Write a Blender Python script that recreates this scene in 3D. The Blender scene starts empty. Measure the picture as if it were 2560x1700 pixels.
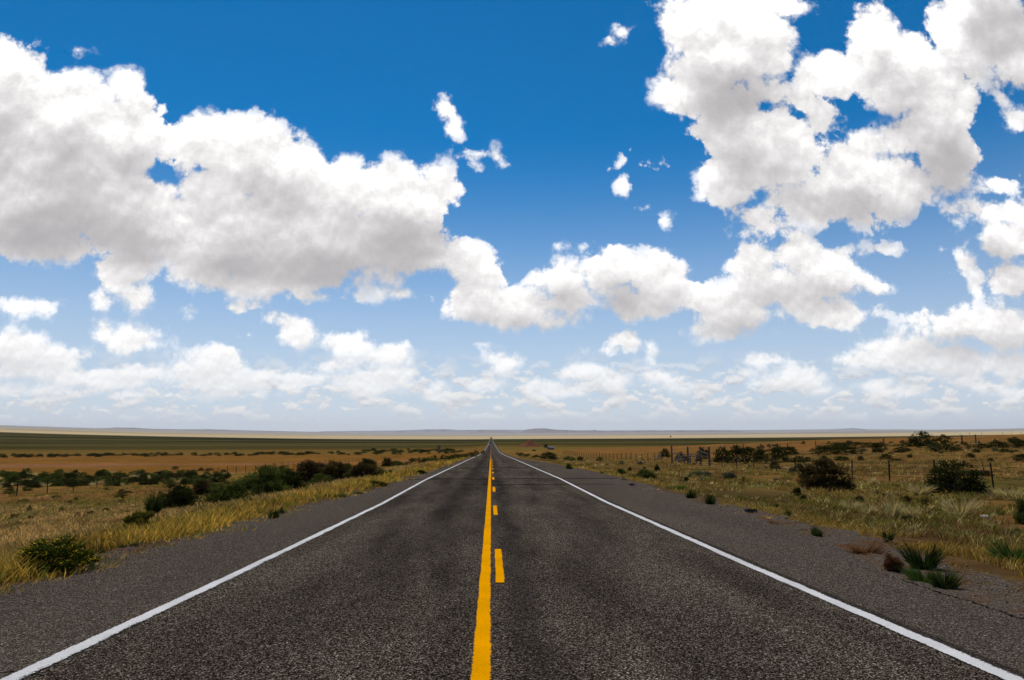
import bpy, math, random
import numpy as np
from mathutils import Vector, Matrix

S = bpy.context.scene
COL = S.collection
S.render.engine = 'CYCLES'
random.seed(7); RNG = np.random.default_rng(7)

# ------------------------------------------------------------------ camera
F = 1850.0                      # focal length in photograph pixels (2560 wide)
EYE = 1.70
cam = bpy.data.cameras.new('camera'); CAM = bpy.data.objects.new('camera', cam)
COL.objects.link(CAM); S.camera = CAM
cam.sensor_width = 36.0; cam.lens = 36.0 * F / 2560.0
cam.clip_start = 0.1; cam.clip_end = 200000.0
CAM.location = (0, 0, EYE)
CAM.rotation_euler = (math.pi / 2 + math.atan((1084 - 850) / F), math.radians(0.15), math.radians(-1.6))
bpy.context.view_layer.update()
CMAT = CAM.matrix_world.to_3x3()

# ------------------------------------------------------------------ sun and exposure
SUN_EL, SUN_AZ = math.radians(58), math.radians(-14)      # high, ahead of the viewer and a little left
sl = bpy.data.lights.new('sun', 'SUN'); SUN = bpy.data.objects.new('sun', sl); COL.objects.link(SUN)
sl.energy = 3.2; sl.angle = math.radians(0.6); sl.color = (1.0, 0.93, 0.82)
SDIR = Vector((math.sin(SUN_AZ) * math.cos(SUN_EL), math.cos(SUN_AZ) * math.cos(SUN_EL), math.sin(SUN_EL)))
SUN.rotation_euler = SDIR.to_track_quat('Z', 'Y').to_euler(); SUN.location = (0, 0, 400)
S.view_settings.view_transform = 'Standard'; S.view_settings.look = 'None'
S.view_settings.exposure = 0.0; S.view_settings.gamma = 1.0; S.view_settings.use_curve_mapping = False
S.cycles.max_bounces = 5; S.cycles.diffuse_bounces = 3; S.cycles.glossy_bounces = 2
S.cycles.transmission_bounces = 2; S.cycles.volume_bounces = 1; S.cycles.transparent_max_bounces = 6
S.cycles.use_adaptive_sampling = True; S.cycles.adaptive_threshold = 0.015

# ------------------------------------------------------------------ sky: Nishita air with cumulus laid out by direction
W = bpy.data.worlds.new('World'); S.world = W; W.use_nodes = True
wt = W.node_tree; wt.nodes.clear(); WN, WL = wt.nodes, wt.links

def wire(t, sock, v):
    if isinstance(v, (int, float)): sock.default_value = v
    elif isinstance(v, (tuple, list)): sock.default_value = v
    else: t.links.new(v, sock)

def wm(op, a, b=0.0, c=0.0, clamp=False):
    n = WN.new('ShaderNodeMath'); n.operation = op; n.use_clamp = clamp
    for s, v in zip(n.inputs, (a, b, c)): wire(wt, s, v)
    return n.outputs[0]

def wv(op, a, b=(0, 0, 0), c=(0, 0, 0)):
    n = WN.new('ShaderNodeVectorMath'); n.operation = op
    wire(wt, n.inputs[0], a); wire(wt, n.inputs[1], b)
    if op == 'MULTIPLY_ADD': wire(wt, n.inputs[2], c)
    return n.outputs['Value'] if op in ('LENGTH', 'DOT_PRODUCT', 'DISTANCE') else n.outputs['Vector']

def wstep(v, lo, hi):
    n = WN.new('ShaderNodeMapRange'); n.interpolation_type = 'SMOOTHSTEP'
    wire(wt, n.inputs['Value'], v)
    n.inputs['From Min'].default_value = lo; n.inputs['From Max'].default_value = hi
    return n.outputs[0]

def wmix(f, a, b):
    n = WN.new('ShaderNodeMix'); n.data_type = 'RGBA'; n.clamp_factor = True
    wire(wt, n.inputs['Factor'], f); wire(wt, n.inputs['A'], a); wire(wt, n.inputs['B'], b)
    return n.outputs['Result']

def wnoise(vec, scale, detail, rough=0.55, off=(0, 0, 0), color=False):
    n = WN.new('ShaderNodeTexNoise'); n.noise_dimensions = '2D'
    v = wv('ADD', vec, off) if any(off) else vec
    WL.new(v, n.inputs['Vector'])
    n.inputs['Scale'].default_value = scale; n.inputs['Detail'].default_value = detail
    n.inputs['Roughness'].default_value = rough
    return n.outputs['Color'] if color else n.outputs['Fac']

def wvoro(vec, scale, detail, off=(0, 0, 0), smooth=0.6):
    n = WN.new('ShaderNodeTexVoronoi'); n.voronoi_dimensions = '2D'; n.feature = 'SMOOTH_F1'
    v = wv('ADD', vec, off) if any(off) else vec
    WL.new(v, n.inputs['Vector'])
    n.inputs['Scale'].default_value = scale; n.inputs['Detail'].default_value = detail
    n.inputs['Roughness'].default_value = 0.55; n.inputs['Lacunarity'].default_value = 2.3
    n.inputs['Smoothness'].default_value = smooth
    return n.outputs['Distance']

KD = 2560.0 / 2361.0
def pixel_dir(px, py):
    return (CMAT @ Vector(((px - 1280) / F, -(py - 850) / F, -1.0))).normalized()
def plane_pt(x, y):              # a point noted on the 2361-wide view of the photograph -> world direction plane (x/y, z/y)
    d = pixel_dir(x * KD, y * KD); return d.x / d.y, d.z / d.y

# cumulus puffs: centre and half axes
BIG_LEFT = [(-20,250,170,175),(150,300,160,160),(285,195,52,50),(290,310,110,115),(60,480,230,120),(290,500,130,110),
    (450,335,125,85),(565,335,105,82),(650,405,130,110),(520,520,150,120),(480,430,90,70),(200,420,140,90),(360,450,70,60),(600,490,110,80),(830,530,110,70),(405,500,85,70),(410,565,70,50),(180,575,110,45),(230,556,80,50),(590,562,85,60),(700,490,95,65),(780,450,120,97),(905,455,125,95),(1000,450,76,80),
    (720,560,200,95),(930,570,145,90),(480,625,90,60),(640,640,200,52),(280,620,100,60),(320,680,45,45),(225,685,32,28),
    (1060,600,90,55),(1120,635,58,40),(730,685,105,20),(930,680,70,16),(120,560,150,50)]
MID = [(1090,690,75,58),(1180,715,110,58),(1275,740,95,35),(1290,645,82,55),(1310,690,85,42),(1410,632,74,76),
    (1520,645,82,76),(1460,700,90,58),(1605,690,60,48),(1432,785,66,36),(1506,815,18,38),(1395,808,60,15),
    (1730,605,68,54),(1830,582,56,60),(1900,632,118,72),(2005,652,56,40),(1780,665,110,60),(1700,715,112,68),(1690,765,108,30),
    (1930,722,98,44),(1850,700,80,40),(1440,672,66,46)]
BIG_RIGHT = [(1585,60,84,95),(1600,200,108,100),(1715,90,140,125),(1690,280,110,110),(1800,0,80,62),(1690,420,92,80),
    (1800,335,130,110),(1765,520,62,40),(1915,175,100,70),(2060,160,140,120),(2020,70,80,85),(2170,230,98,130),(2180,360,100,100),(2110,320,90,70),
    (1960,395,95,85),(2080,420,110,75),(1900,480,112,50),(1990,500,80,26),(1950,450,150,65),(2050,465,75,40),(1850,240,60,50),(1770,215,70,60),(1740,500,100,55),(2010,470,90,45),(1795,255,75,45),(1785,462,75,52),(2235,165,50,40),(2260,60,150,112),(2370,110,110,100),(2340,185,70,28),
    (2000,345,70,45),(1890,280,70,70)]
RIGHT_EDGE = [(2300,420,70,34),(2300,490,125,36),(2330,560,84,62),(2345,640,72,64),(2225,600,30,36),(2252,655,20,40),
    (2200,752,118,54),(2325,765,84,62),(2085,812,112,50),(2200,832,135,46),(2335,845,84,40),(1985,832,72,30),(2345,280,35,30)]
LOW = [(310,785,84,36),(240,765,44,30),(30,805,90,48),(135,825,92,42),(255,872,120,36),(505,832,78,42),(480,874,130,34),(570,884,75,32),
    (690,762,62,40),(795,790,74,32),(900,812,72,40),(550,712,64,22),(440,720,42,18),(625,735,50,22),(705,872,80,26),(850,884,112,38),
    (1012,892,36,24),(1110,797,32,13),(1172,838,40,28),(1135,822,40,14),(1350,860,66,24),(1240,892,66,24),(1530,872,56,24),
    (1762,832,52,14),(1702,862,46,11),(1842,872,76,32),(60,707,82,20),(1065,843,18,6),(570,773,26,10),(2010,890,60,20),(1730,885,30,7)]
WISPS = [(1038,262,31,42),(1046,300,24,24),(1175,385,28,15),(1200,403,14,8),(1112,352,24,8),(1150,365,20,12),(1437,75,21,15),(1405,92,15,14),
    (1500,385,25,14),(1438,425,19,23),(1527,500,21,26),(1488,482,18,11),(1400,388,9,7),(1435,370,10,6),(2042,575,28,11),(185,112,34,8),
    (1100,388,10,13),(2310,225,14,22),(2185,575,13,8),(2190,675,9,13),(1290,568,9,7),(1350,568,9,7)]
HOLES = [(388,396,20,20),(404,372,9,18),(1955,250,24,9),(2012,292,24,20),(1925,40,24,40),(1868,105,12,26),(1815,165,7,22)]

def puffs(vec, blobs, acc=None, grow=1.0):
    """height of the union of puffs at a sky point, in direction-plane units"""
    for x, y, rx, ry in blobs:
        cx, cy = plane_pt(x, y)
        rx, ry = rx * KD / F * grow, ry * KD / F * grow; r = min(rx, ry)
        q = wv('MULTIPLY_ADD', vec, (1 / rx, 1 / ry, 0), (-cx / rx, -cy / ry, 0))
        v = wm('MULTIPLY_ADD', wv('LENGTH', q), -r, r)
        acc = v if acc is None else wm('SMOOTH_MAX', acc, v, 0.012)
    return acc

tc = WN.new('ShaderNodeTexCoord'); sep = WN.new('ShaderNodeSeparateXYZ'); WL.new(tc.outputs['Generated'], sep.inputs[0])
DX, DY, DZ = sep.outputs
ny = wm('MAXIMUM', DY, 0.05)
cmb = WN.new('ShaderNodeCombineXYZ'); WL.new(wm('DIVIDE', DX, ny), cmb.inputs[0]); WL.new(wm('DIVIDE', DZ, ny), cmb.inputs[1])
P = cmb.outputs[0]
psep = WN.new('ShaderNodeSeparateXYZ'); WL.new(P, psep.inputs[0]); PX, PY = psep.outputs[0], psep.outputs[1]

sky = WN.new('ShaderNodeTexSky'); sky.sky_type = 'NISHITA'; sky.sun_disc = False
sky.sun_elevation = SUN_EL; sky.sun_rotation = SUN_AZ; sky.altitude = 1700
sky.air_density = 1.0; sky.dust_density = 0.25; sky.ozone_density = 3.0
hs = WN.new('ShaderNodeHueSaturation'); hs.inputs['Hue'].default_value = 0.495; hs.inputs['Saturation'].default_value = 1.52
WL.new(sky.outputs[0], hs.inputs['Color'])
AIR_STRENGTH = 0.092
lowair = wm('SUBTRACT', 1.0, wstep(DZ, -0.02, 0.40))
air = wmix(wm('MULTIPLY', wm('POWER', lowair, 1.15), 0.86), hs.outputs[0], (6.7, 7.5, 8.9, 1))

# domain warp so that outlines billow
w1 = wv('ADD', wnoise(P, 7.0, 3, 0.55, (3.1, 1.7, 0), True), (-0.5, -0.5, 0))
w2 = wv('ADD', wnoise(P, 26.0, 4, 0.6, (8.1, 4.7, 0), True), (-0.5, -0.5, 0))
warp = wv('ADD', wv('MULTIPLY', w1, (0.013, 0.011, 0)), wv('MULTIPLY', w2, (0.012, 0.011, 0)))
Pw = wv('ADD', P, warp)

front = wm('MULTIPLY', wm('GREATER_THAN', DY, 0.1), wm('MULTIPLY', wm('GREATER_THAN', DZ, -0.02), wm('LESS_THAN', PY, 0.95)))

BANK = [(60,850,110,30),(170,870,110,26),(330,858,80,28),(420,860,60,30),(610,862,60,24),(90,900,120,18),(300,905,110,16),(520,910,120,18),(760,845,70,22),
    (930,862,50,26),(1000,905,50,22),(1120,890,50,22),(1300,902,70,20),(1420,885,50,24),(1560,895,60,22),(1880,900,70,20),(1790,880,50,18),(2100,905,70,18),(2250,880,90,22),(2330,905,80,18)]
ALL = BIG_LEFT + MID + BIG_RIGHT + RIGHT_EDGE + LOW + WISPS + BANK
h = puffs(Pw, ALL)
hole = puffs(Pw, HOLES)
h = wm('MINIMUM', h, wm('MULTIPLY_ADD', hole, -4.0, 0.030))
# cauliflower relief; puffs get smaller toward the horizon, where the clouds are farther
vs = 13.0
Pv = wv('ADD', P, wv('MULTIPLY', warp, (0.9, 0.9, 0)))
vo = wm('SUBTRACT', 0.5, wvoro(Pv, vs, 4.0))
fb = wm('SUBTRACT', wnoise(Pw, 30.0, 7, 0.62, (1.3, 9.2, 0)), 0.5)
near = wstep(PY, 0.02, 0.22)
amp = wm('MULTIPLY_ADD', near, 0.70, 0.30)
hd = wm('ADD', h, wm('MULTIPLY', amp, wm('ADD', wm('MULTIPLY', vo, 0.030), wm('MULTIPLY_ADD', fb, 0.030, 0.013))))
soft = wm('MULTIPLY_ADD', wnoise(P, 9.0, 2, 0.5, (5.5, 2.2, 0)), 0.030, -0.002)
cover = wm('DIVIDE', hd, wm('MAXIMUM', soft, 0.003), 0, True)
cover = wstep(cover, 0.0, 1.0)
cover = wm('MULTIPLY', cover, wm('MULTIPLY_ADD', wstep(h, -0.016, 0.012), 0.55, 0.45))   # thin scraps and fringes let the blue through

# light: how much cloud lies between this point and the sun (the sun is above), from the same puffs, plus underside shade painted in
reach = wm('MULTIPLY_ADD', PY, 1.9, 0.22)              # far clouds are smaller: shorter way up through them
def toward_sun(dist):
    n = WN.new('ShaderNodeVectorMath'); n.operation = 'SCALE'; n.inputs[0].default_value = (math.tan(SUN_AZ) * dist * .8, dist, 0); WL.new(reach, n.inputs['Scale'])
    return n.outputs[0]
BODY = BIG_LEFT + MID + BIG_RIGHT + RIGHT_EDGE + LOW + BANK
Ps = wv('ADD', P, wv('ADD', wv('MULTIPLY', w1, (0.022, 0.018, 0)), wv('MULTIPLY', w2, (0.010, 0.009, 0))))
up1 = puffs(wv('ADD', Ps, toward_sun(0.044)), [b for b in BODY if min(b[2], b[3]) > 21])
up2 = puffs(wv('ADD', Ps, toward_sun(0.085)), [b for b in BODY if min(b[2], b[3]) > 47])
vo2 = wm('SUBTRACT', 0.5, wvoro(wv('ADD', Pv, toward_sun(0.016)), vs, 4.0))
relief = wm('SUBTRACT', vo, vo2)
lum = wm('SUBTRACT', wnoise(Ps, 5.0, 3, 0.5, (2.2, 7.1, 0)), 0.5)
depth = wm('MULTIPLY_ADD', wm('MAXIMUM', wm('ADD', up1, 0.010), 0.0), 12.0, wm('MULTIPLY', wm('MAXIMUM', wm('ADD', up2, 0.01), 0.0), 9.0))
depth = wm('MULTIPLY', depth, wm('MULTIPLY_ADD', lum, 1.2, 0.98))
depth = wm('MULTIPLY_ADD', relief, -1.0, depth)
BASE_SHADE = [(120,530,200,70),(330,575,100,46),(760,625,260,52),(930,560,110,70),(560,620,110,44),(2320,55,105,105),(1960,480,150,42),(2175,395,80,80),
    (1860,690,130,26),(1700,765,100,22),(1260,755,110,18),(1300,690,60,22),(1440,700,70,38),(2230,805,110,25),(2290,600,60,42),(1680,230,70,80)]
base_shade = wstep(puffs(Ps, BASE_SHADE), -0.020, 0.030)              # underside shade painted in at chosen spots, over the flat bases
depth = wm('MULTIPLY_ADD', base_shade, 1.15, depth)
lit = wm('EXPONENT', wm('MULTIPLY', wm('MAXIMUM', depth, 0.0), -0.88))
cloud = wmix(lit, (0.385, 0.365, 0.38, 1), (1.18, 1.16, 1.14, 1))

# thin bank of far cumulus above the horizon
Q = wv('MULTIPLY', P, (1.0, 2.1, 0))
fq = wnoise(wv('ADD', Q, wv('MULTIPLY', warp, (0.8, 0.8, 0))), 24.0, 7, 0.6, (4.4, 0.3, 0))
band = wm('MULTIPLY', wstep(PY, 0.005, 0.04), wm('SUBTRACT', 1.0, wstep(PY, 0.06, 0.12)))
fcov = wm('MULTIPLY', wstep(fq, 0.47, 0.56), wm('MULTIPLY', band, 0.85))
fq2 = wnoise(wv('ADD', wv('ADD', Q, wv('MULTIPLY', warp, (0.8, 0.8, 0))), (0, 0.012, 0)), 24.0, 5, 0.6, (4.4, 0.3, 0))
flit = wm('MULTIPLY_ADD', wm('SUBTRACT', fq, fq2), 3.0, 0.62, True)
far = wmix(flit, (0.50, 0.53, 0.60, 1), (0.93, 0.92, 0.90, 1))

bgA = WN.new('ShaderNodeBackground'); WL.new(air, bgA.inputs[0]); bgA.inputs[1].default_value = AIR_STRENGTH
bgF = WN.new('ShaderNodeBackground'); WL.new(far, bgF.inputs[0])
bgC = WN.new('ShaderNodeBackground')
# distance haze over low clouds
hz = wm('SUBTRACT', 1.0, wstep(PY, 0.0, 0.16))
WL.new(wmix(wm('MULTIPLY', hz, 0.48), cloud, (0.72, 0.76, 0.82, 1)), bgC.inputs[0])
m1 = WN.new('ShaderNodeMixShader'); WL.new(fcov, m1.inputs[0]); WL.new(bgA.outputs[0], m1.inputs[1]); WL.new(bgF.outputs[0], m1.inputs[2])
m2 = WN.new('ShaderNodeMixShader'); WL.new(wm('MULTIPLY', cover, wm('MULTIPLY_ADD', hz, -0.22, 1.0)), m2.inputs[0]); WL.new(m1.outputs[0], m2.inputs[1]); WL.new(bgC.outputs[0], m2.inputs[2])
bgB = WN.new('ShaderNodeBackground'); WL.new(air, bgB.inputs[0]); bgB.inputs[1].default_value = AIR_STRENGTH
m3 = WN.new('ShaderNodeMixShader'); WL.new(front, m3.inputs[0]); WL.new(bgB.outputs[0], m3.inputs[1]); WL.new(m2.outputs[0], m3.inputs[2])
wo = WN.new('ShaderNodeOutputWorld'); WL.new(m3.outputs[0], wo.inputs['Surface'])
W.cycles.sampling_method = 'MANUAL'; W.cycles.sample_map_resolution = 512

# ------------------------------------------------------------------ helpers
def tag(o, label=None, cat=None, group=None, kind=None):
    if label: o['label'] = label
    if cat: o['category'] = cat
    if group: o['group'] = group
    if kind: o['kind'] = kind
    return o

def mesh_np(name, verts, faces_flat, totals, mat=None, parent=None, col=None, uv=None, smooth=False, mats=None, midx=None):
    """one mesh from numpy arrays; totals = corners per face; col = colour per point"""
    me = bpy.data.meshes.new(name)
    verts = np.asarray(verts, np.float32); faces_flat = np.asarray(faces_flat, np.int32); totals = np.asarray(totals, np.int32)
    me.vertices.add(len(verts)); me.vertices.foreach_set('co', verts.ravel())
    me.loops.add(len(faces_flat)); me.loops.foreach_set('vertex_index', faces_flat)
    me.polygons.add(len(totals))
    st = np.zeros(len(totals), np.int32); st[1:] = np.cumsum(totals)[:-1]
    me.polygons.foreach_set('loop_start', st); me.polygons.foreach_set('loop_total', totals)
    if smooth: me.polygons.foreach_set('use_smooth', np.ones(len(totals), bool))
    me.update(calc_edges=True)
    if col is not None:
        a = me.color_attributes.new('tint', 'FLOAT_COLOR', 'POINT')
        c = np.ones((len(verts), 4), np.float32); c[:, :3] = col
        a.data.foreach_set('color', c.ravel())
    if uv is not None:
        l = me.uv_layers.new(name='UVMap'); l.data.foreach_set('uv', np.asarray(uv, np.float32)[faces_flat].ravel())
    for m_ in (mats or ([mat] if mat else [])): me.materials.append(m_)
    if midx is not None: me.polygons.foreach_set('material_index', np.asarray(midx, np.int32))
    o = bpy.data.objects.new(name, me); COL.objects.link(o)
    if parent: o.parent = parent
    return o

def empty(name, loc, rz=0.0):
    e = bpy.data.objects.new(name, None); COL.objects.link(e); e.location = loc; e.rotation_euler.z = rz
    e.empty_display_size = 0.3
    return e

class MB:
    """collects boxes, bars and tubes into one mesh"""
    def __init__(s): s.v, s.f = [], []
    def add(s, vs, fs):
        b = len(s.v); s.v += [tuple(p) for p in vs]; s.f += [[i + b for i in f] for f in fs]
    def box(s, c, d, rz=0.0):
        cx, cy, cz = c; dx, dy, dz = d[0] / 2, d[1] / 2, d[2] / 2; ca, sa = math.cos(rz), math.sin(rz)
        vs = []
        for z in (-dz, dz):
            for x, y in ((-dx, -dy), (dx, -dy), (dx, dy), (-dx, dy)):
                vs.append((cx + x * ca - y * sa, cy + x * sa + y * ca, cz + z))
        s.add(vs, [[3, 2, 1, 0], [4, 5, 6, 7], [0, 1, 5, 4], [1, 2, 6, 5], [2, 3, 7, 6], [3, 0, 4, 7]])
    def tube(s, pts, r, n=6, taper=None):
        pts = [Vector(p) for p in pts]; vs, fs = [], []
        for i, p in enumerate(pts):
            t = (pts[min(i + 1, len(pts) - 1)] - pts[max(i - 1, 0)]).normalized()
            a = t.cross(Vector((0, 0, 1)) if abs(t.z) < .9 else Vector((1, 0, 0))).normalized(); b = t.cross(a)
            rr = r if taper is None else r + (taper - r) * i / (len(pts) - 1)
            for k in range(n):
                q = 2 * math.pi * k / n; vs.append(p + a * (rr * math.cos(q)) + b * (rr * math.sin(q)))
        for i in range(len(pts) - 1):
            for k in range(n):
                fs.append([i * n + k, i * n + (k + 1) % n, (i + 1) * n + (k + 1) % n, (i + 1) * n + k])
        fs.append(list(range(n))[::-1]); fs.append([(len(pts) - 1) * n + k for k in range(n)])
        s.add(vs, fs)
    def build(s, name, mat, parent=None, smooth=False):
        me = bpy.data.meshes.new(name); me.from_pydata(s.v, [], s.f); me.materials.append(mat)
        if smooth:
            for p in me.polygons: p.use_smooth = True
        me.update(); o = bpy.data.objects.new(name, me); COL.objects.link(o)
        if parent: o.parent = parent
        return o

def smooth01(a, lo, hi):
    t = np.clip((a - lo) / (hi - lo), 0, 1); return t * t * (3 - 2 * t)

# value noise on numpy arrays (used for terrain height and for where plants grow)
_G = RNG.random((256, 256)).astype(np.float32)
def vnoise(x, y):
    xi, yi = np.floor(x), np.floor(y); fx, fy = x - xi, y - yi
    xi = xi.astype(np.int64); yi = yi.astype(np.int64); fx = fx * fx * (3 - 2 * fx); fy = fy * fy * (3 - 2 * fy)
    g = lambda a, b: _G[a % 256, b % 256]
    return (g(xi, yi) * (1 - fx) + g(xi + 1, yi) * fx) * (1 - fy) + (g(xi, yi + 1) * (1 - fx) + g(xi + 1, yi + 1) * fx) * fy
def fbm(x, y, n=4):
    s = 0.0; a = 0.5
    for k in range(n): s = s + a * vnoise(x * 2 ** k + 17.3 * k, y * 2 ** k + 5.1 * k); a *= 0.5
    return s / (1 - 0.5 ** n)

# ------------------------------------------------------------------ materials
class Mat:
    def __init__(s, name):
        s.m = bpy.data.materials.new(name); s.m.use_nodes = True; s.t = s.m.node_tree; s.N = s.t.nodes; s.L = s.t.links
        s.b = s.N['Principled BSDF']; s.b.inputs['Roughness'].default_value = 0.9; s.b.inputs['Specular IOR Level'].default_value = 0.0
        s._o = None
    def obj(s):
        if s._o is None: s._o = s.N.new('ShaderNodeTexCoord').outputs['Object']
        return s._o
    def math(s, op, a, b=0.0, c=0.0, clamp=False):
        n = s.N.new('ShaderNodeMath'); n.operation = op; n.use_clamp = clamp
        for k, v in zip(n.inputs, (a, b, c)): wire(s.t, k, v)
        return n.outputs[0]
    def xyz(s, v=None):
        n = s.N.new('ShaderNodeSeparateXYZ'); s.L.new(v or s.obj(), n.inputs[0]); return n.outputs
    def scale(s, vec, xyz):
        n = s.N.new('ShaderNodeVectorMath'); n.operation = 'MULTIPLY'; s.L.new(vec, n.inputs[0]); n.inputs[1].default_value = xyz; return n.outputs[0]
    def noise(s, scale, detail=3, rough=0.55, vec=None, dim='3D'):
        n = s.N.new('ShaderNodeTexNoise'); n.noise_dimensions = dim; s.L.new(vec or s.obj(), n.inputs['Vector'])
        n.inputs['Scale'].default_value = scale; n.inputs['Detail'].default_value = detail; n.inputs['Roughness'].default_value = rough
        return n.outputs['Fac']
    def cells(s, scale, vec=None):
        n = s.N.new('ShaderNodeTexVoronoi'); s.L.new(vec or s.obj(), n.inputs['Vector']); n.inputs['Scale'].default_value = scale
        return n
    def ramp(s, f, stops):
        n = s.N.new('ShaderNodeValToRGB'); s.L.new(f, n.inputs[0]); e = n.color_ramp.elements
        while len(e) < len(stops): e.new(0.5)
        for el, (p, c) in zip(e, stops): el.position = p; el.color = (*c, 1) if len(c) == 3 else c
        return n.outputs[0]
    def mix(s, f, a, b, mode='MIX'):
        n = s.N.new('ShaderNodeMix'); n.data_type = 'RGBA'; n.blend_type = mode; n.clamp_factor = True
        wire(s.t, n.inputs['Factor'], f)
        wire(s.t, n.inputs['A'], (*a, 1) if isinstance(a, tuple) and len(a) == 3 else a)
        wire(s.t, n.inputs['B'], (*b, 1) if isinstance(b, tuple) and len(b) == 3 else b)
        return n.outputs['Result']
    def step(s, v, lo, hi):
        n = s.N.new('ShaderNodeMapRange'); n.interpolation_type = 'SMOOTHSTEP'; wire(s.t, n.inputs['Value'], v)
        n.inputs['From Min'].default_value = lo; n.inputs['From Max'].default_value = hi; return n.outputs[0]
    def attr(s, name='tint'):
        n = s.N.new('ShaderNodeAttribute'); n.attribute_name = name; return n.outputs['Color']
    def base(s, c): wire(s.t, s.b.inputs['Base Color'], (*c, 1) if isinstance(c, tuple) and len(c) == 3 else c); return s
    def bump(s, hgt, strength, dist):
        n = s.N.new('ShaderNodeBump'); n.inputs['Strength'].default_value = strength; n.inputs['Distance'].default_value = dist
        s.L.new(hgt, n.inputs['Height']); s.L.new(n.outputs[0], s.b.inputs['Normal']); return s

def leaf_material(name, translucent=0.25, jitter=0.35):
    a = Mat(name); c = a.attr()
    n = a.noise(2.3, 3); v = a.ramp(n, [(0.3, (1 - jitter,) * 3), (0.7, (1 + jitter * 0.6,) * 3)])
    c = a.mix(1.0, c, v, 'MULTIPLY'); a.base(c); a.b.inputs['Roughness'].default_value = 0.8
    tr = a.N.new('ShaderNodeBsdfTranslucent'); a.L.new(c, tr.inputs[0])
    mx = a.N.new('ShaderNodeMixShader'); mx.inputs[0].default_value = translucent
    a.L.new(a.b.outputs[0], mx.inputs[1]); a.L.new(tr.outputs[0], mx.inputs[2])
    a.L.new(mx.outputs[0], a.N['Material Output'].inputs['Surface'])
    return a.m

# ------------------------------------------------------------------ terrain height
RD = np.array([-60, 0, 5.3, 11, 24.6, 40.6, 70, 118, 200, 338, 600, 944, 2000, 3000, 9000, 14000, 28000, 60000], float)
RZ = np.array([0.5, 0, -.07, -.226, -.54, -.755, -1.36, -2.33, -4.1, -6.7, -9.0, -10.6, -16, -19.5, -25, -22, 10, 60], float)
def road_z(y): return np.interp(y, RD, RZ)
def ground_z(x, y):
    x = np.asarray(x, float); y = np.asarray(y, float)
    z = road_z(y)
    left = np.interp(-x, [0, 6.2, 8, 13, 22, 45, 110, 400], [-.05, -.05, -.18, -.8, -1.6, -2.35, -3.0, -3.0])
    right = np.interp(x, [0, 7.0, 9, 15, 30], [-.05, -.05, -.22, -.5, -.6])
    rise = (0.2 + smooth01(x, 30, 140) * 5.2) * smooth01(x, 15, 45) * (1 - smooth01(y, 260, 620)) * smooth01(y, -60, 40)
    lat = np.where(x < 0, left, right + rise)
    fade = 1 - 0.75 * smooth01(y, 700, 3000)
    X = x / np.maximum(y, 30.0)
    bowl = np.maximum(y, 0) * smooth01(y, 150, 2500) * np.where(X < 0, 0.0058 + 0.0078 * smooth01(y, 900, 2600), 0.0038) * np.minimum((X / 0.69) ** 2, 1.6)
    far = (fbm(x / 900, y / 1400, 3) - .5) * 6 * smooth01(y, 1500, 6000) * smooth01(np.abs(x), 20, 260)
    off = np.abs(x) - 7.5
    lump = ((fbm(x / 3.0, y / 3.0, 3) - .5) * .28 + (fbm(x / 14 + 9, y / 14, 3) - .5) * .9) * smooth01(off, 0, 10) * (1 - smooth01(y, 400, 900))
    return z + lat * fade + bowl + far + lump
def gz(x, y): return float(ground_z(np.array([x]), np.array([y]))[0])
def ground_at(px, py, start=4.0):
    """where the view ray through a photograph pixel meets the terrain"""
    d = pixel_dir(px, py); t = np.geomspace(start, 9000, 4000)
    x, y, z = d.x * t, d.y * t, EYE + d.z * t
    k = np.nonzero(z <= ground_z(x, y))[0]
    i = k[0] if len(k) else len(t) - 1
    return float(x[i]), float(y[i]), gz(x[i], y[i]), float(t[i])

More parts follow.
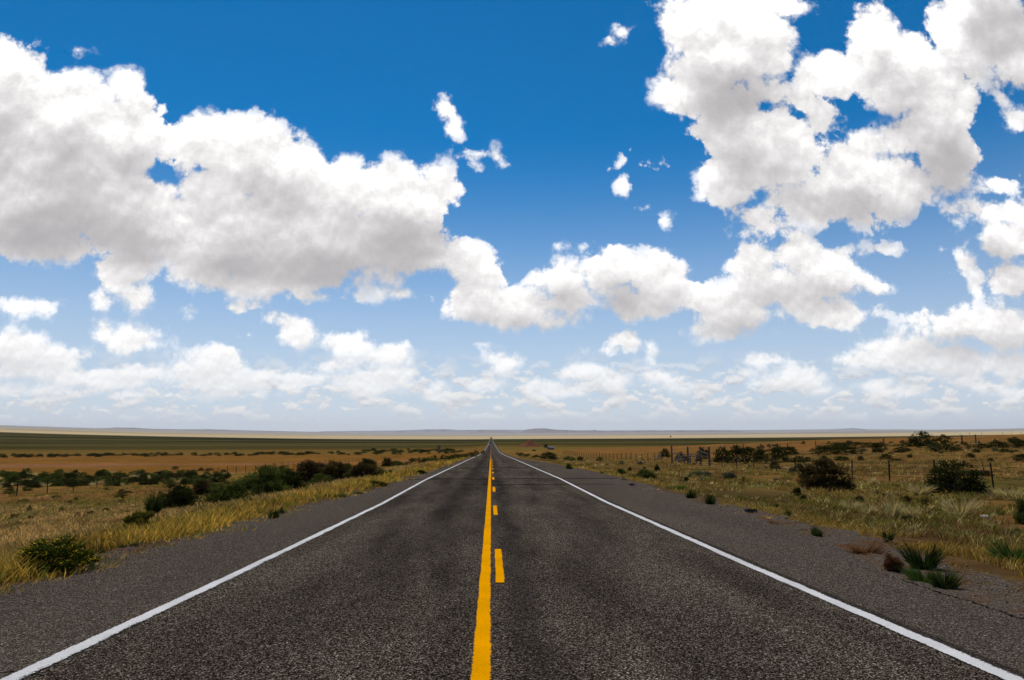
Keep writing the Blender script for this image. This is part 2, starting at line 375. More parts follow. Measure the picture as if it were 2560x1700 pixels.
# ground sheet
def build_ground():
    ys = np.concatenate([np.linspace(-40, 4, 50), 4 * 1.0165 ** np.arange(1, 590)]); ys = ys[ys < 60000]
    t = np.linspace(-1, 1, 301); t = np.sign(t) * np.abs(t) ** 1.35
    Y, T = np.meshgrid(ys, t, indexing='ij'); X = T * 1.25 * (16 + np.maximum(Y, 0))
    Z = ground_z(X, Y)
    n, m = Y.shape; v = np.stack([X, Y, Z], -1).reshape(-1, 3)
    i = (np.arange(n - 1)[:, None] * m + np.arange(m - 1)[None, :]).ravel()
    f = np.stack([i, i + 1, i + m + 1, i + m], -1).ravel()
    # what grows or lies where: soil, dry grass, scrub, far cloud shadow painted in
    x, y = v[:, 0], v[:, 1]; ly = np.log(np.maximum(y, 4.0))
    A = np.array
    soil, straw, olive, green, red = A([.19, .09, .030]), A([.17, .095, .026]), A([.095, .088, .022]), A([.050, .052, .016]), A([.25, .115, .055])
    pale, shadowed_scrub, grey = A([.57, .43, .24]), A([.016, .019, .005]), A([.38, .33, .27])
    def mixc(c, f_, d): f_ = np.clip(f_, 0, 1)[:, None]; return c * (1 - f_) + d * f_
    p1 = fbm(x / 5, y / 5, 4); p2 = fbm(x / 22 + 3, y / 22, 4)
    c = mixc(np.tile(soil, (len(x), 1)), smooth01(p1, .35, .65), straw); c = mixc(c, smooth01(p2, .45, .65) * .8, olive)
    c = mixc(c, smooth01(ly, np.log(60), np.log(130)) * smooth01(p1, .3, .6) * .8, A([.25, .14, .030]))
    c = mixc(c, (x > 0) * smooth01(ly, np.log(40), np.log(70)) * (1 - smooth01(ly, np.log(260), np.log(330))) * .75, A([.150, .084, .027]) * (.6 + .8 * p1)[:, None])
    c = mixc(c, (1 - smooth01(ly, np.log(30), np.log(60))) * (1 - smooth01(np.abs(x), 11, 16)) * .8, A([.085, .050, .022]))
    # left plain: bare reddish field, then shadow-darkened scrub and pale grass in long bands
    bx = fbm(x / 260 + 4, y / 60, 3); by = ly + (bx - .5) * .35
    fieldL = smooth01(ly, np.log(118), np.log(150)) * (x < 0)
    c = mixc(c, fieldL, A([.225, .105, .024]) * (0.9 + 0.25 * (fbm(x / 40, y / 25, 3) - .5))[:, None])
    c = mixc(c, (x < 0) * smooth01(by, np.log(205), np.log(225)) * (1 - smooth01(by, np.log(250), np.log(275))) * .8, red)
    c = mixc(c, smooth01(by, np.log(430), np.log(500)) * (1 - smooth01(by, np.log(620), np.log(700))) * .7, A([.135, .10, .026]))
    c = mixc(c, smooth01(by, np.log(640), np.log(760)), A([.066, .054, .015]))  # dark band: scrub and cloud shadow together in one ground colour
    c = mixc(c, smooth01(fbm(x / 1500, y / 190 + 5, 4), .44, .56) * smooth01(ly, np.log(640), np.log(800)) * .85, shadowed_scrub)  # streaks of scrub with the cloud shadow put into their colour
    c = mixc(c, smooth01(fbm(x / 1900 + 8, y / 260 + 2, 4), .54, .62) * smooth01(ly, np.log(760), np.log(900)) * .8, A([.11, .085, .026]))
    # right: rusty field
    fr = smooth01(x, 20, 60) * smooth01(ly, np.log(120), np.log(170)) * (1 - smooth01(ly, np.log(420), np.log(520)))
    c = mixc(c, fr * smooth01(p2, .3, .55), A([.22, .10, .028]))
    lb = ly + (fbm(x / 1500 + 1, y / 700, 3) - .5) * .45
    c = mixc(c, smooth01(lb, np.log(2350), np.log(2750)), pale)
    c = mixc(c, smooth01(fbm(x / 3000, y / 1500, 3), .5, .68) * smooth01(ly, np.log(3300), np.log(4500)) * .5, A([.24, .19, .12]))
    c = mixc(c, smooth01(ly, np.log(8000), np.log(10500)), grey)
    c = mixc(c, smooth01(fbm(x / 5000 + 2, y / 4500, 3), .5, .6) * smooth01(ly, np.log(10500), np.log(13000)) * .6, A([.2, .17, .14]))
    a = Mat('plain_soil'); tc_ = a.attr()
    g1 = a.ramp(a.noise(1.6, 6, 0.65), [(.3, (.62, .6, .58)), (.7, (1.3, 1.3, 1.3))])
    g2 = a.ramp(a.noise(0.08, 5, 0.6), [(.3, (.75, .78, .78)), (.7, (1.2, 1.18, 1.15))])
    a.base(a.mix(1.0, a.mix(1.0, tc_, g1, 'MULTIPLY'), g2, 'MULTIPLY')); a.bump(a.noise(6.0, 5, .65), .6, .06)
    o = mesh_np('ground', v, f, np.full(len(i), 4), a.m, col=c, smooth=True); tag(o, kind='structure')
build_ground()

# ------------------------------------------------------------------ road
LEFT_EDGE = lambda y: np.interp(y, [-40, 18, 24, 30, 36, 60, 110, 6000], [6.0, 6.05, 5.9, 5.2, 4.75, 4.5, 4.2, 4.1])
RIGHT_EDGE_X = lambda y: np.interp(y, [-40, 7, 10, 14, 19, 24, 60, 90, 130, 6000], [5.2, 5.25, 5.5, 6.3, 6.7, 6.8, 7.2, 6.6, 4.8, 4.3])
def strip(name, xs_of_y, ys, dz, mat, ncol=2, jitter=(0, 0), uv=True):
    """sheet that follows the road: xs_of_y gives its two edges"""
    ys = np.asarray(ys, float); a, b = xs_of_y(ys); a = np.broadcast_to(a, ys.shape).copy(); b = np.broadcast_to(b, ys.shape).copy()
    a += (fbm(ys * 1.3, ys * 0 + 3.7, 4) - .5) * jitter[0]; b += (fbm(ys * 1.3 + 40, ys * 0 + 9.1, 4) - .5) * jitter[1]
    k = np.linspace(0, 1, ncol)[None, :]; X = a[:, None] * (1 - k) + b[:, None] * k; Y = np.repeat(ys[:, None], ncol, 1)
    Z = road_z(Y) + dz
    v = np.stack([X, Y, Z], -1).reshape(-1, 3); n, m = X.shape
    i = (np.arange(n - 1)[:, None] * m + np.arange(m - 1)[None, :]).ravel()
    f = np.stack([i, i + 1, i + m + 1, i + m], -1).ravel()
    u = np.stack([np.broadcast_to(k, X.shape), Y], -1).reshape(-1, 2)
    return tag(mesh_np(name, v, f, np.full(len(i), 4), mat, uv=u), kind='structure')

def asphalt():
    a = Mat('worn_asphalt'); x, y, z = a.xyz()
    ch = a.cells(105.0); chip = a.ramp(a.xyz(ch.outputs['Color'])[0], [(0, (.006, .005, .004)), (.40, (.020, .0155, .012)), (.66, (.056, .044, .034)), (.86, (.145, .12, .095)), (1, (.38, .34, .30))])
    ch2 = a.cells(55.0); chip2 = a.ramp(a.xyz(ch2.outputs['Color'])[1], [(0, (.55, .53, .5)), (.6, (1, .98, .95)), (1, (1.7, 1.6, 1.5))])
    lane = a.mix(1.0, chip, chip2, 'MULTIPLY')
    # grader-worn wheel paths and long stains
    st = a.scale(a.obj(), (1.0, .16, 1)); blot = a.ramp(a.noise(0.9, 4, .6, st), [(.32, (.55, .54, .53)), (.62, (1.18, 1.16, 1.13))])
    lane = a.mix(1.0, lane, blot, 'MULTIPLY')
    wob = a.math('MULTIPLY', a.math('SUBTRACT', a.noise(.35, 3), .5), .9)
    xo = a.math('ADD', x, wob)
    oil = a.math('MULTIPLY', a.step(a.math('ABSOLUTE', a.math('ADD', xo, 1.15)), .75, .1), a.step(y, 3.0, 30.0))
    oil2 = a.math('MULTIPLY', a.step(a.math('ABSOLUTE', a.math('SUBTRACT', xo, .35)), .3, .05), .8)
    lane = a.mix(a.math('MULTIPLY', oil, .62), lane, (.016, .014, .013)); lane = a.mix(a.math('MULTIPLY', oil2, .55), lane, (.016, .014, .013))
    # paler polished wheel paths
    for wx in (-2.75, -.95, 1.05, 2.85):
        wp = a.step(a.math('ABSOLUTE', a.math('SUBTRACT', a.math('ADD', x, a.math('MULTIPLY', wob, .3)), wx)), .55, .05)
        lane = a.mix(a.math('MULTIPLY', wp, .35), lane, a.mix(1.0, lane, (1.45, 1.42, 1.38), 'MULTIPLY'))
    # older, greyer shoulders
    sh = a.math('MAXIMUM', a.step(a.math('MULTIPLY', x, -1), 3.50, 3.62), a.step(x, 3.80, 3.95))
    shc = a.mix(1.0, a.mix(1.0, chip, (1.38, 1.33, 1.28), 'MULTIPLY'), chip2, 'MULTIPLY')
    shc = a.mix(1.0, shc, a.ramp(a.noise(.5, 4, .6, st), [(.3, (.8, .8, .8)), (.7, (1.2, 1.18, 1.16))]), 'MULTIPLY')
    shc = a.mix(.40, shc, (.064, .054, .045)); c = a.mix(sh, lane, shc)
    # dark joint beside the right edge line
    jn = a.math('ABSOLUTE', a.math('SUBTRACT', a.math('ADD', x, a.math('MULTIPLY', wob, .06)), 3.93)); c = a.mix(a.math('MULTIPLY', a.step(jn, .07, .02), .6), c, (.013, .012, .011))
    # transverse cracks, sealed and open
    w2_ = a.math('MULTIPLY', a.math('SUBTRACT', a.noise(.8, 5, .65), .5), 1.3); yy = a.math('ADD', y, w2_)
    for pos, wd, x0, x1 in ((35.5, .5, -1.6, 6.0), (41.5, .7, -6, 8), (66, .9, -3, 5), (96, 1.6, -5, 2), (19.0, .05, 1.0, 2.6)):
        k = a.math('MULTIPLY', a.step(a.math('ABSOLUTE', a.math('SUBTRACT', yy, pos)), wd, wd * .3), a.math('MULTIPLY', a.step(x, x0, x0 + .4), a.step(x, x1, x1 - .4)))
        c = a.mix(a.math('MULTIPLY', k, .75), c, (.010, .009, .009))
    w3 = a.math('MULTIPLY', a.math('SUBTRACT', a.noise(3.0, 4, .7), .5), .35); yc = a.math('ADD', y, w3)
    k = a.math('MULTIPLY', a.step(a.math('ABSOLUTE', a.math('SUBTRACT', a.math('ADD', yc, a.math('MULTIPLY', x, .12)), 5.55)), .022, .008), a.step(x, -3.2, -3.35)); c = a.mix(k, c, (.006, .005, .005))
    xc = a.math('ADD', a.math('ADD', x, w3), a.math('MULTIPLY', y, -.02))
    k = a.math('MULTIPLY', a.step(a.math('ABSOLUTE', a.math('SUBTRACT', xc, 5.12)), .03, .01), a.step(y, 12, 8.5)); c = a.mix(k, c, (.006, .005, .005))
    a.base(c); a.b.inputs['Roughness'].default_value = .82
    hgt = a.math('ADD', a.xyz(ch.outputs['Color'])[0], a.math('MULTIPLY', ch.outputs['Distance'], -1.0)); a.bump(hgt, .7, .004)
    return a.m
M_ASPHALT = asphalt()
YR = np.concatenate([np.arange(-30, 0, .5), np.arange(0, 60, .15), np.geomspace(60, 5200, 400)])
strip('road', lambda y: (-LEFT_EDGE(y), RIGHT_EDGE_X(y)), YR, 0.0, M_ASPHALT, 12, (.35, .35))
def gravel():
    a = Mat('roadside_gravel'); v = a.cells(60.0); v2 = a.cells(170.0)
    c = a.ramp(a.xyz(v.outputs['Color'])[0], [(0, (.012, .010, .008)), (.4, (.055, .044, .036)), (.8, (.13, .108, .09)), (1, (.36, .33, .3))])
    c = a.mix(.5, c, a.ramp(a.xyz(v2.outputs['Color'])[0], [(0, (.03, .025, .02)), (1, (.2, .17, .15))]))
    c = a.mix(a.step(a.noise(.9, 5, .65), .45, .62), c, a.mix(1.0, c, (1.0, .72, .5), 'MULTIPLY')); c = a.mix(1.0, c, (.95, .86, .76), 'MULTIPLY'); a.base(c)
    a.bump(a.math('MULTIPLY', v.outputs['Distance'], -1.0), 1.0, .012); return a.m
M_GRAVEL = gravel()
YG = np.concatenate([np.arange(-20, 0, .5), np.arange(0, 90, .2), np.geomspace(90, 300, 60)])
strip('gravel_verge', lambda y: (-LEFT_EDGE(y) - np.interp(y, [0, 30, 60], [.5, .9, .3]), -LEFT_EDGE(y) + .6), YG, -.012, M_GRAVEL, 4, (.9, 0))
strip('gravel_verge', lambda y: (RIGHT_EDGE_X(y) - .6, RIGHT_EDGE_X(y) + np.interp(y, [0, 10, 16, 30, 90], [1.7, 1.3, .9, .5, .3])), YG, -.012, M_GRAVEL, 6, (0, .9))

def paint(name, col, rag_lo, rag_hi, wear):
    """road paint that thins to bare stone at its ragged edges"""
    a = Mat(name); uvn = a.N.new('ShaderNodeTexCoord'); u = a.xyz(uvn.outputs['UV'])[0]
    ch = a.cells(150.0); bare = a.ramp(a.xyz(ch.outputs['Color'])[0], [(0, (.01, .009, .008)), (.6, (.04, .034, .028)), (1, (.16, .14, .12))])
    rag = a.math('MULTIPLY', a.math('SUBTRACT', a.noise(26, 6, .8), .5), 2.2)
    rag = a.math('ADD', rag, a.math('MULTIPLY', a.math('SUBTRACT', a.noise(2.2, 4, .65), .5), 1.1))
    lo = a.step(a.math('ADD', u, a.math('MULTIPLY', rag, rag_lo)), .04, .10); hi = a.step(a.math('SUBTRACT', 1.0, a.math('ADD', u, a.math('MULTIPLY', rag, rag_hi))), .04, .10)
    crk = a.step(a.noise(7, 9, .85), .545 + wear, .60 + wear)
    cov = a.math('MULTIPLY', a.math('MULTIPLY', lo, hi), a.math('SUBTRACT', 1.0, a.math('MULTIPLY', crk, .7)))
    tone = a.ramp(a.noise(1.4, 4), [(.3, tuple(k * .80 for k in col)), (.7, col)])
    tone = a.mix(1.0, tone, a.ramp(a.xyz(ch.outputs['Color'])[1], [(0, (.72, .70, .68)), (.5, (1, 1, 1))]), 'MULTIPLY')
    a.base(a.mix(cov, bare, tone)); a.b.inputs['Roughness'].default_value = .9
    a.bump(a.xyz(ch.outputs['Color'])[0], .35, .003); return a.m
M_WHITE = paint('white_road_paint', (.72, .70, .675), .25, .75, .10)
M_WHITE2 = paint('white_edge_paint', (.72, .70, .675), .22, .35, .10)
M_YELLOW = paint('yellow_road_paint', (.95, .39, .0005), .18, .25, .08)
YL = np.concatenate([np.arange(-20, 0, .5), np.arange(0, 60, .1), np.geomspace(60, 3000, 400)])
wl = lambda y: np.interp(y, [0, 60, 200, 900, 3000], [.16, .16, .2, .24, .3])
strip('road_marking', lambda y: (-3.60 + 0 * y, -3.60 + wl(y)), YL, .008, M_WHITE, 3, (.03, .03))
strip('road_marking', lambda y: (3.70 + 0 * y, 3.70 + wl(y)), YL, .008, M_WHITE2, 3, (.03, .03))
YC = np.concatenate([np.arange(-20, 0, .5), np.arange(0, 60, .1), np.arange(60, 119, .5)])
strip('road_marking', lambda y: (-.155 + 0 * y, .005 + 0 * y), YC, .008, M_YELLOW, 3, (.01, .01))
strip('road_marking', lambda y: (-.11 + 0 * y, -.03 + 0 * y), np.geomspace(119, 700, 120), .008, M_YELLOW, 3)
for k in range(12):
    y0 = 9.75 + 10.2 * k
    strip('road_marking', lambda y: (.055 + 0 * y, .185 + 0 * y), np.linspace(y0, y0 + 3.3, 24), .010, M_YELLOW, 3, (.012, .012))

# loose stones kicked onto the shoulders
def stones():
    n = 7000; y = 4 * (9.0 ** RNG.uniform(0, 1, n)); right = RNG.uniform(0, 1, n) < .62
    o_ = np.abs(RNG.normal(0, .55, n)) * np.where(RNG.uniform(0, 1, n) < .7, 1, -1)
    x = np.where(right, RIGHT_EDGE_X(y) + .5 + o_ * 1.3, -LEFT_EDGE(y) - .1 - o_ * .8)
    ok = ~((x > -3.7) & (x < 4.1)); x, y = x[ok], y[ok]; n = len(x)
    r = (.006 + .016 * RNG.uniform(0, 1, n) ** 3.0)
    z = np.maximum(ground_z(x, y), np.where((x > -LEFT_EDGE(y) - .4) & (x < RIGHT_EDGE_X(y) + 1.2), road_z(y) - .008, -99)) + r * .3
    base = np.array([[1, 0, 0], [0, 1, 0], [-1, 0, 0], [0, -1, 0], [0, 0, .7], [0, 0, -.7]])
    v = np.stack([x, y, z], -1)[:, None, :] + base[None] * (r[:, None, None] * RNG.uniform(.6, 1.3, (n, 6, 1)))
    t = np.array([[0, 1, 4], [1, 2, 4], [2, 3, 4], [3, 0, 4], [1, 0, 5], [2, 1, 5], [3, 2, 5], [0, 3, 5]])
    f = (np.arange(n)[:, None, None] * 6 + t[None]).ravel()
    c = np.repeat(np.array([.17, .145, .12]) * RNG.uniform(.25, 1.9, (n, 1)) * RNG.uniform(.9, 1.1, (n, 3)), 6, 0)
    a = Mat('loose_stone'); a.base(a.attr()); tag(mesh_np('loose_stones', v.reshape(-1, 3), f, np.full(n * 8, 3), a.m, col=c), kind='stuff')
stones()

# ------------------------------------------------------------------ plants
class Blades:
    """many thin curved blades, five points each, coloured from root to tip"""
    def __init__(s): s.V, s.C, s.n = [], [], 0
    def add(s, base, vec, width, bend, c0, c1):
        base, vec = np.asarray(base, float), np.asarray(vec, float); n = len(base)
        width = np.broadcast_to(width, (n,)); bend = np.broadcast_to(bend, (n, 3)) if np.ndim(bend) else np.full((n, 3), bend)
        side = np.cross(vec, RNG.normal(size=(n, 3))); side /= np.linalg.norm(side, axis=1)[:, None] + 1e-9
        side *= (width / 2)[:, None]
        mid = base + vec * .55; tip = base + vec + bend
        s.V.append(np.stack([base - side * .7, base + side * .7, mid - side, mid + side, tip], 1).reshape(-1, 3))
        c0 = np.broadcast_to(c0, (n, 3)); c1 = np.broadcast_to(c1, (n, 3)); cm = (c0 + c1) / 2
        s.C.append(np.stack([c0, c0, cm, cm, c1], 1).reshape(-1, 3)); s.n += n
    def mesh(s, name, mat):
        v = np.concatenate(s.V); c = np.concatenate(s.C); b = np.arange(s.n)[:, None] * 5
        quads = (b + np.array([0, 1, 3, 2])).astype(np.int32); tris = (b + np.array([2, 3, 4])).astype(np.int32)
        flat = np.concatenate([quads, tris], 1).ravel(); tot = np.tile([4, 3], s.n)
        return mesh_np(name, v, flat, tot, mat, col=c)
M_LEAF = leaf_material('shrub_leaves', .30)
M_GRASS = leaf_material('dry_grass_blades', .52, .22)
_tw = Mat('woody_stems'); _tw.base(_tw.ramp(_tw.noise(9, 4), [(.3, (.05, .035, .025)), (.7, (.14, .10, .07))])); M_TWIG = _tw.m

def jit(c, n, a=.25): return np.array(c)[None, :] * (1 + RNG.uniform(-a, a, (n, 1))) * (1 + RNG.uniform(-a * .3, a * .3, (n, 3)))

# unit shrubs: half width .5, height 1
def leafy(n, c_in, c_out, clumps=90, blade=.060, flat=.0, up=.55, spread=1.0, flowers=0):
    blade = blade * LODK[0]; B = Blades(); th = RNG.uniform(0, 2 * math.pi, clumps); u = RNG.uniform(.0, 1, clumps) ** 1.35
    r = .41 * np.sqrt(1 - (u * .92) ** 2) * RNG.uniform(.35, 1.12, clumps)
    cc = np.stack([r * np.cos(th), r * np.sin(th), .07 + .78 * u * RNG.uniform(.75, 1.12, clumps)], 1)
    size = RNG.uniform(.07, .15, clumps); k = RNG.integers(0, clumps, n)
    q = RNG.normal(size=(n, 3)); q /= np.linalg.norm(q, axis=1)[:, None]
    p = cc[k] + q * (size[k] * RNG.uniform(.35, 1.1, n))[:, None] * np.array([1, 1, .9]); p[:, 2] = np.maximum(p[:, 2], .015)
    outw = p - np.array([0, 0, .15]); outw /= np.linalg.norm(outw, axis=1)[:, None] + 1e-6
    d = outw * (1 - up) + q * .45 + np.array([0, 0, up]); d /= np.linalg.norm(d, axis=1)[:, None]
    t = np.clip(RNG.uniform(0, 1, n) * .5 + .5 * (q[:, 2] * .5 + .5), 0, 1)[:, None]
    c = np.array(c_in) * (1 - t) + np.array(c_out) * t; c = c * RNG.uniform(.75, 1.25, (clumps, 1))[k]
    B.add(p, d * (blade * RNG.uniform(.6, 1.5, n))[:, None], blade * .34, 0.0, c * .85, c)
    S_ = Blades(); m = clumps
    S_.add(np.concatenate([RNG.normal(0, .03, (m, 2)), np.zeros((m, 1))], 1), cc * np.array([1, 1, .95]), .018, 0.0, (.07, .05, .035), (.10, .07, .045))
    FL = None
    if flowers:
        kk = RNG.integers(0, clumps, flowers); qq = RNG.normal(size=(flowers, 3)); qq /= np.linalg.norm(qq, axis=1)[:, None]; qq[:, 2] = np.abs(qq[:, 2]) * .7
        pp = cc[kk] + qq * (size[kk] * 1.15)[:, None]
        for a_ in range(3):
            B.add(pp, RNG.normal(size=(flowers, 3)) * .016 + np.array([0, 0, .008]), .026, 0.0, (.75, .48, .02), (.85, .60, .04))
    return B, S_, FL
def broom(n, c_in, c_out, width=.014, splay=.8, droop=.05, stiff=True):
    n = max(n // 5, 70); width = width * .95; B = Blades(); a = RNG.uniform(0, 2 * math.pi, n); rr = np.sqrt(RNG.uniform(0, 1, n))
    base = np.stack([.13 * rr * np.cos(a), .13 * rr * np.sin(a), np.zeros(n)], 1)
    ln = RNG.uniform(.25, 1.05, n) * (.75 + .35 * np.sin(a * 2 + RNG.uniform(0, 6))); lean = rr * splay * RNG.uniform(.5, 1.1, n)
    v = np.stack([np.cos(a) * lean * .5, np.sin(a) * lean * .5, np.sqrt(np.maximum(1 - (lean * .5) ** 2, .1))], 1) * ln[:, None]
    t = RNG.uniform(0, 1, (n, 1)); c = np.array(c_in) * (1 - t) + np.array(c_out) * t
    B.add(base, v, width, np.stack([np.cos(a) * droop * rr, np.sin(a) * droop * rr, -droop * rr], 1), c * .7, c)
    return B, None, None

LODK = [1.0]
KINDS_ = {   # name, builder, category
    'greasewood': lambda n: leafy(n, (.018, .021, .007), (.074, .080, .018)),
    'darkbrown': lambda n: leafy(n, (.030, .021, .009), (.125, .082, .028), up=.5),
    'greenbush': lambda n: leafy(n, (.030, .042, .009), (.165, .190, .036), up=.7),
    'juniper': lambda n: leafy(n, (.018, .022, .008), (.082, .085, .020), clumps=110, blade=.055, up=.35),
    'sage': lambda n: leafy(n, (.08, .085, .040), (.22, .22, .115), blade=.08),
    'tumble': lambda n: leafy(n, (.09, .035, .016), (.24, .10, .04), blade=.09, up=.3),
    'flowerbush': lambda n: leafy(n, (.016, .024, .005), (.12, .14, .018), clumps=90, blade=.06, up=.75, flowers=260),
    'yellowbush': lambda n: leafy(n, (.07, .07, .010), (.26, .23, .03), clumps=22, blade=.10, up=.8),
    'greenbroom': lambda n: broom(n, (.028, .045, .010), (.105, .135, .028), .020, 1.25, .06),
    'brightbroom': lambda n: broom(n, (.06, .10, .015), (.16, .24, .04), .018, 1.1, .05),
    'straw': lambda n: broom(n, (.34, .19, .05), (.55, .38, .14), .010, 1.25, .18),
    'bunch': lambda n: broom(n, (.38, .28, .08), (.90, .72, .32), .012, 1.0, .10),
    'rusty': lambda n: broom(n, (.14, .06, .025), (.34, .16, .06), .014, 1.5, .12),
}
PROTO = {}
def proto(kind, lod):
    """meshes of one unit plant: a few variants per kind and level of detail"""
    key = (kind, lod)
    if key not in PROTO:
        out = []
        for v_ in range(2 if lod == 0 else 3):
            LODK[0] = (1.0, 1.4, 2.1)[lod]; B, T, FL = KINDS_[kind]({0: 5200, 1: 1500, 2: 420}[lod])
            if lod: B.V = [x for x in B.V]
            fo = B.mesh('foliage', M_LEAF if kind not in ('straw', 'bunch', 'rusty') else M_GRASS); st = T.mesh('stems', M_TWIG) if T else None
            fl = FL.mesh('flowers', M_LEAF) if FL else None
            for o in (fo, st, fl):
                if o: COL.objects.unlink(o)
            out.append(tuple(o.data if o else None for o in (fo, st, fl)))
            for o in (fo, st, fl):
                if o: bpy.data.objects.remove(o)
        PROTO[key] = out
    return random.choice(PROTO[key])
def plant(name, kind, x, y, w, h, label, cat, group=None, lod=0, sink=.03):
    z = gz(x, y) - sink; fo, st, fl = proto(kind, lod); rz = random.uniform(0, 6.28)
    if lod == 0:
        e = empty(name, (x, y, z), rz)
        for nm, me in (('foliage', fo), ('stems', st), ('flowers', fl)):
            if me:
                o = bpy.data.objects.new(nm, me); COL.objects.link(o); o.parent = e; o.scale = (w, w, h)
    else:
        e = bpy.data.objects.new(name, fo); COL.objects.link(e); e.location = (x, y, z); e.rotation_euler.z = rz; e.scale = (w, w, h)
    tag(e, label, cat, group); return e
def plant_px(name, kind, px, py, wpx, hpx, label, cat, group=None, lod=0):
    x, y, z, d = ground_at(px, py); k = d / F
    return plant(name, kind, x, y, wpx * k * 1.08, hpx * k * 1.12, label, cat, group, lod)

# left roadside
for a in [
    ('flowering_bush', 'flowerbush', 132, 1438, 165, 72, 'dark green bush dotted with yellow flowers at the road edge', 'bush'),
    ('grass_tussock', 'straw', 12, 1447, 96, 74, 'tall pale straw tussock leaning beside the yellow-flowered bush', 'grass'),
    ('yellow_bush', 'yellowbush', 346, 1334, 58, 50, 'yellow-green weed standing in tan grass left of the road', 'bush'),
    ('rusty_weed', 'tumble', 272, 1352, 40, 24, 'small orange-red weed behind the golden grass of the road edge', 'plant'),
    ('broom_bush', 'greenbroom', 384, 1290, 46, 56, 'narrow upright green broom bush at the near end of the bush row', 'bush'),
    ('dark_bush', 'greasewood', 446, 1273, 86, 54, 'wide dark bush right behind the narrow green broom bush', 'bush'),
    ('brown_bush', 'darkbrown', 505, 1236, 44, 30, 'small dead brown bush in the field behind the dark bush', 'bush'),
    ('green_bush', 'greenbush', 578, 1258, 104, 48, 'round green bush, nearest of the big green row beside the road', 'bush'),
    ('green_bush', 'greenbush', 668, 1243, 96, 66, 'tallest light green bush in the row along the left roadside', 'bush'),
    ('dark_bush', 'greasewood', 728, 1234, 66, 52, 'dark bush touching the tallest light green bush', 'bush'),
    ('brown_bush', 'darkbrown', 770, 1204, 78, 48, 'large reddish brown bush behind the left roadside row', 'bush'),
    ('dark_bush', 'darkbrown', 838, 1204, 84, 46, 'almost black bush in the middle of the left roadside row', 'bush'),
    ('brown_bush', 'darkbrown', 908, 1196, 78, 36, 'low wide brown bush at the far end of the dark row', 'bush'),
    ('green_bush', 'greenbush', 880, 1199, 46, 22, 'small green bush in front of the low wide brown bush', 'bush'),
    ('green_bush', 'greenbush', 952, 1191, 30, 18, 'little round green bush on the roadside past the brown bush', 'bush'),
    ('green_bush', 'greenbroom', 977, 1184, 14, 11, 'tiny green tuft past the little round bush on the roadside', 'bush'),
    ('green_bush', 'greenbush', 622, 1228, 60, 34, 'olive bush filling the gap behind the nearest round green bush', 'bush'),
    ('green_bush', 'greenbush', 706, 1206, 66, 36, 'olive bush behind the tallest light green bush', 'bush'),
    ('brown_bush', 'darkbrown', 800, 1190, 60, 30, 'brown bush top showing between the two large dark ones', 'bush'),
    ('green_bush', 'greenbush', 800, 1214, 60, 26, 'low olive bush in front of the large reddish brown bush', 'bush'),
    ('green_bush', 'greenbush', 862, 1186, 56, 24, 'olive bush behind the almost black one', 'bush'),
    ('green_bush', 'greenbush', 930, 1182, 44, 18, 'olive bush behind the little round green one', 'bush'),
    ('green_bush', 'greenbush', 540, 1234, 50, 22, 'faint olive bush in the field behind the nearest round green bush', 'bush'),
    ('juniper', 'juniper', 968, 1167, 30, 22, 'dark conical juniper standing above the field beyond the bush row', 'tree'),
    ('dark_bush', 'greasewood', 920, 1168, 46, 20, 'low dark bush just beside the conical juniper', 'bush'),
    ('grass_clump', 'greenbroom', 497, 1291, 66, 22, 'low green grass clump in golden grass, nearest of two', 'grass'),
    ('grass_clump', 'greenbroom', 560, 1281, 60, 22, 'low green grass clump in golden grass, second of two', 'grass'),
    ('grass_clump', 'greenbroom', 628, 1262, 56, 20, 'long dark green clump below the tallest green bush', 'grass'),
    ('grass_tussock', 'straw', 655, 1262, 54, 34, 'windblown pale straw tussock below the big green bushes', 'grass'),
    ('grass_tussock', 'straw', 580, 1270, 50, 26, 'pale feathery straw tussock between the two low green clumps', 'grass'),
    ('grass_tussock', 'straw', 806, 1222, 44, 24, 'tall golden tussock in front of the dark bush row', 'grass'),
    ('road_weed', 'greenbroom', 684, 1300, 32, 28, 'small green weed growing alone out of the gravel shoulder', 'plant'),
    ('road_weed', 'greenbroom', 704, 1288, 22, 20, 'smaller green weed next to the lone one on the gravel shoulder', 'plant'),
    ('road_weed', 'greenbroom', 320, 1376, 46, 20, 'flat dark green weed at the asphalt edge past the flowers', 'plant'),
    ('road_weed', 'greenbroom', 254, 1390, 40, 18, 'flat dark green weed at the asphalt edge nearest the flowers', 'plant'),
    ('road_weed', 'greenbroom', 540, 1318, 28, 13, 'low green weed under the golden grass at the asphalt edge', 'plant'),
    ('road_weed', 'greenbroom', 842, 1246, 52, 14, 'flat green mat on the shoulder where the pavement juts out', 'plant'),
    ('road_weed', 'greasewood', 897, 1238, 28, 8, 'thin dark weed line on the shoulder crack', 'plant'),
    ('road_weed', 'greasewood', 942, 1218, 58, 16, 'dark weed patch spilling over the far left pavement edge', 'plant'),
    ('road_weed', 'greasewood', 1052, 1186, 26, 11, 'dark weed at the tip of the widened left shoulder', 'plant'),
]: plant_px(*a)
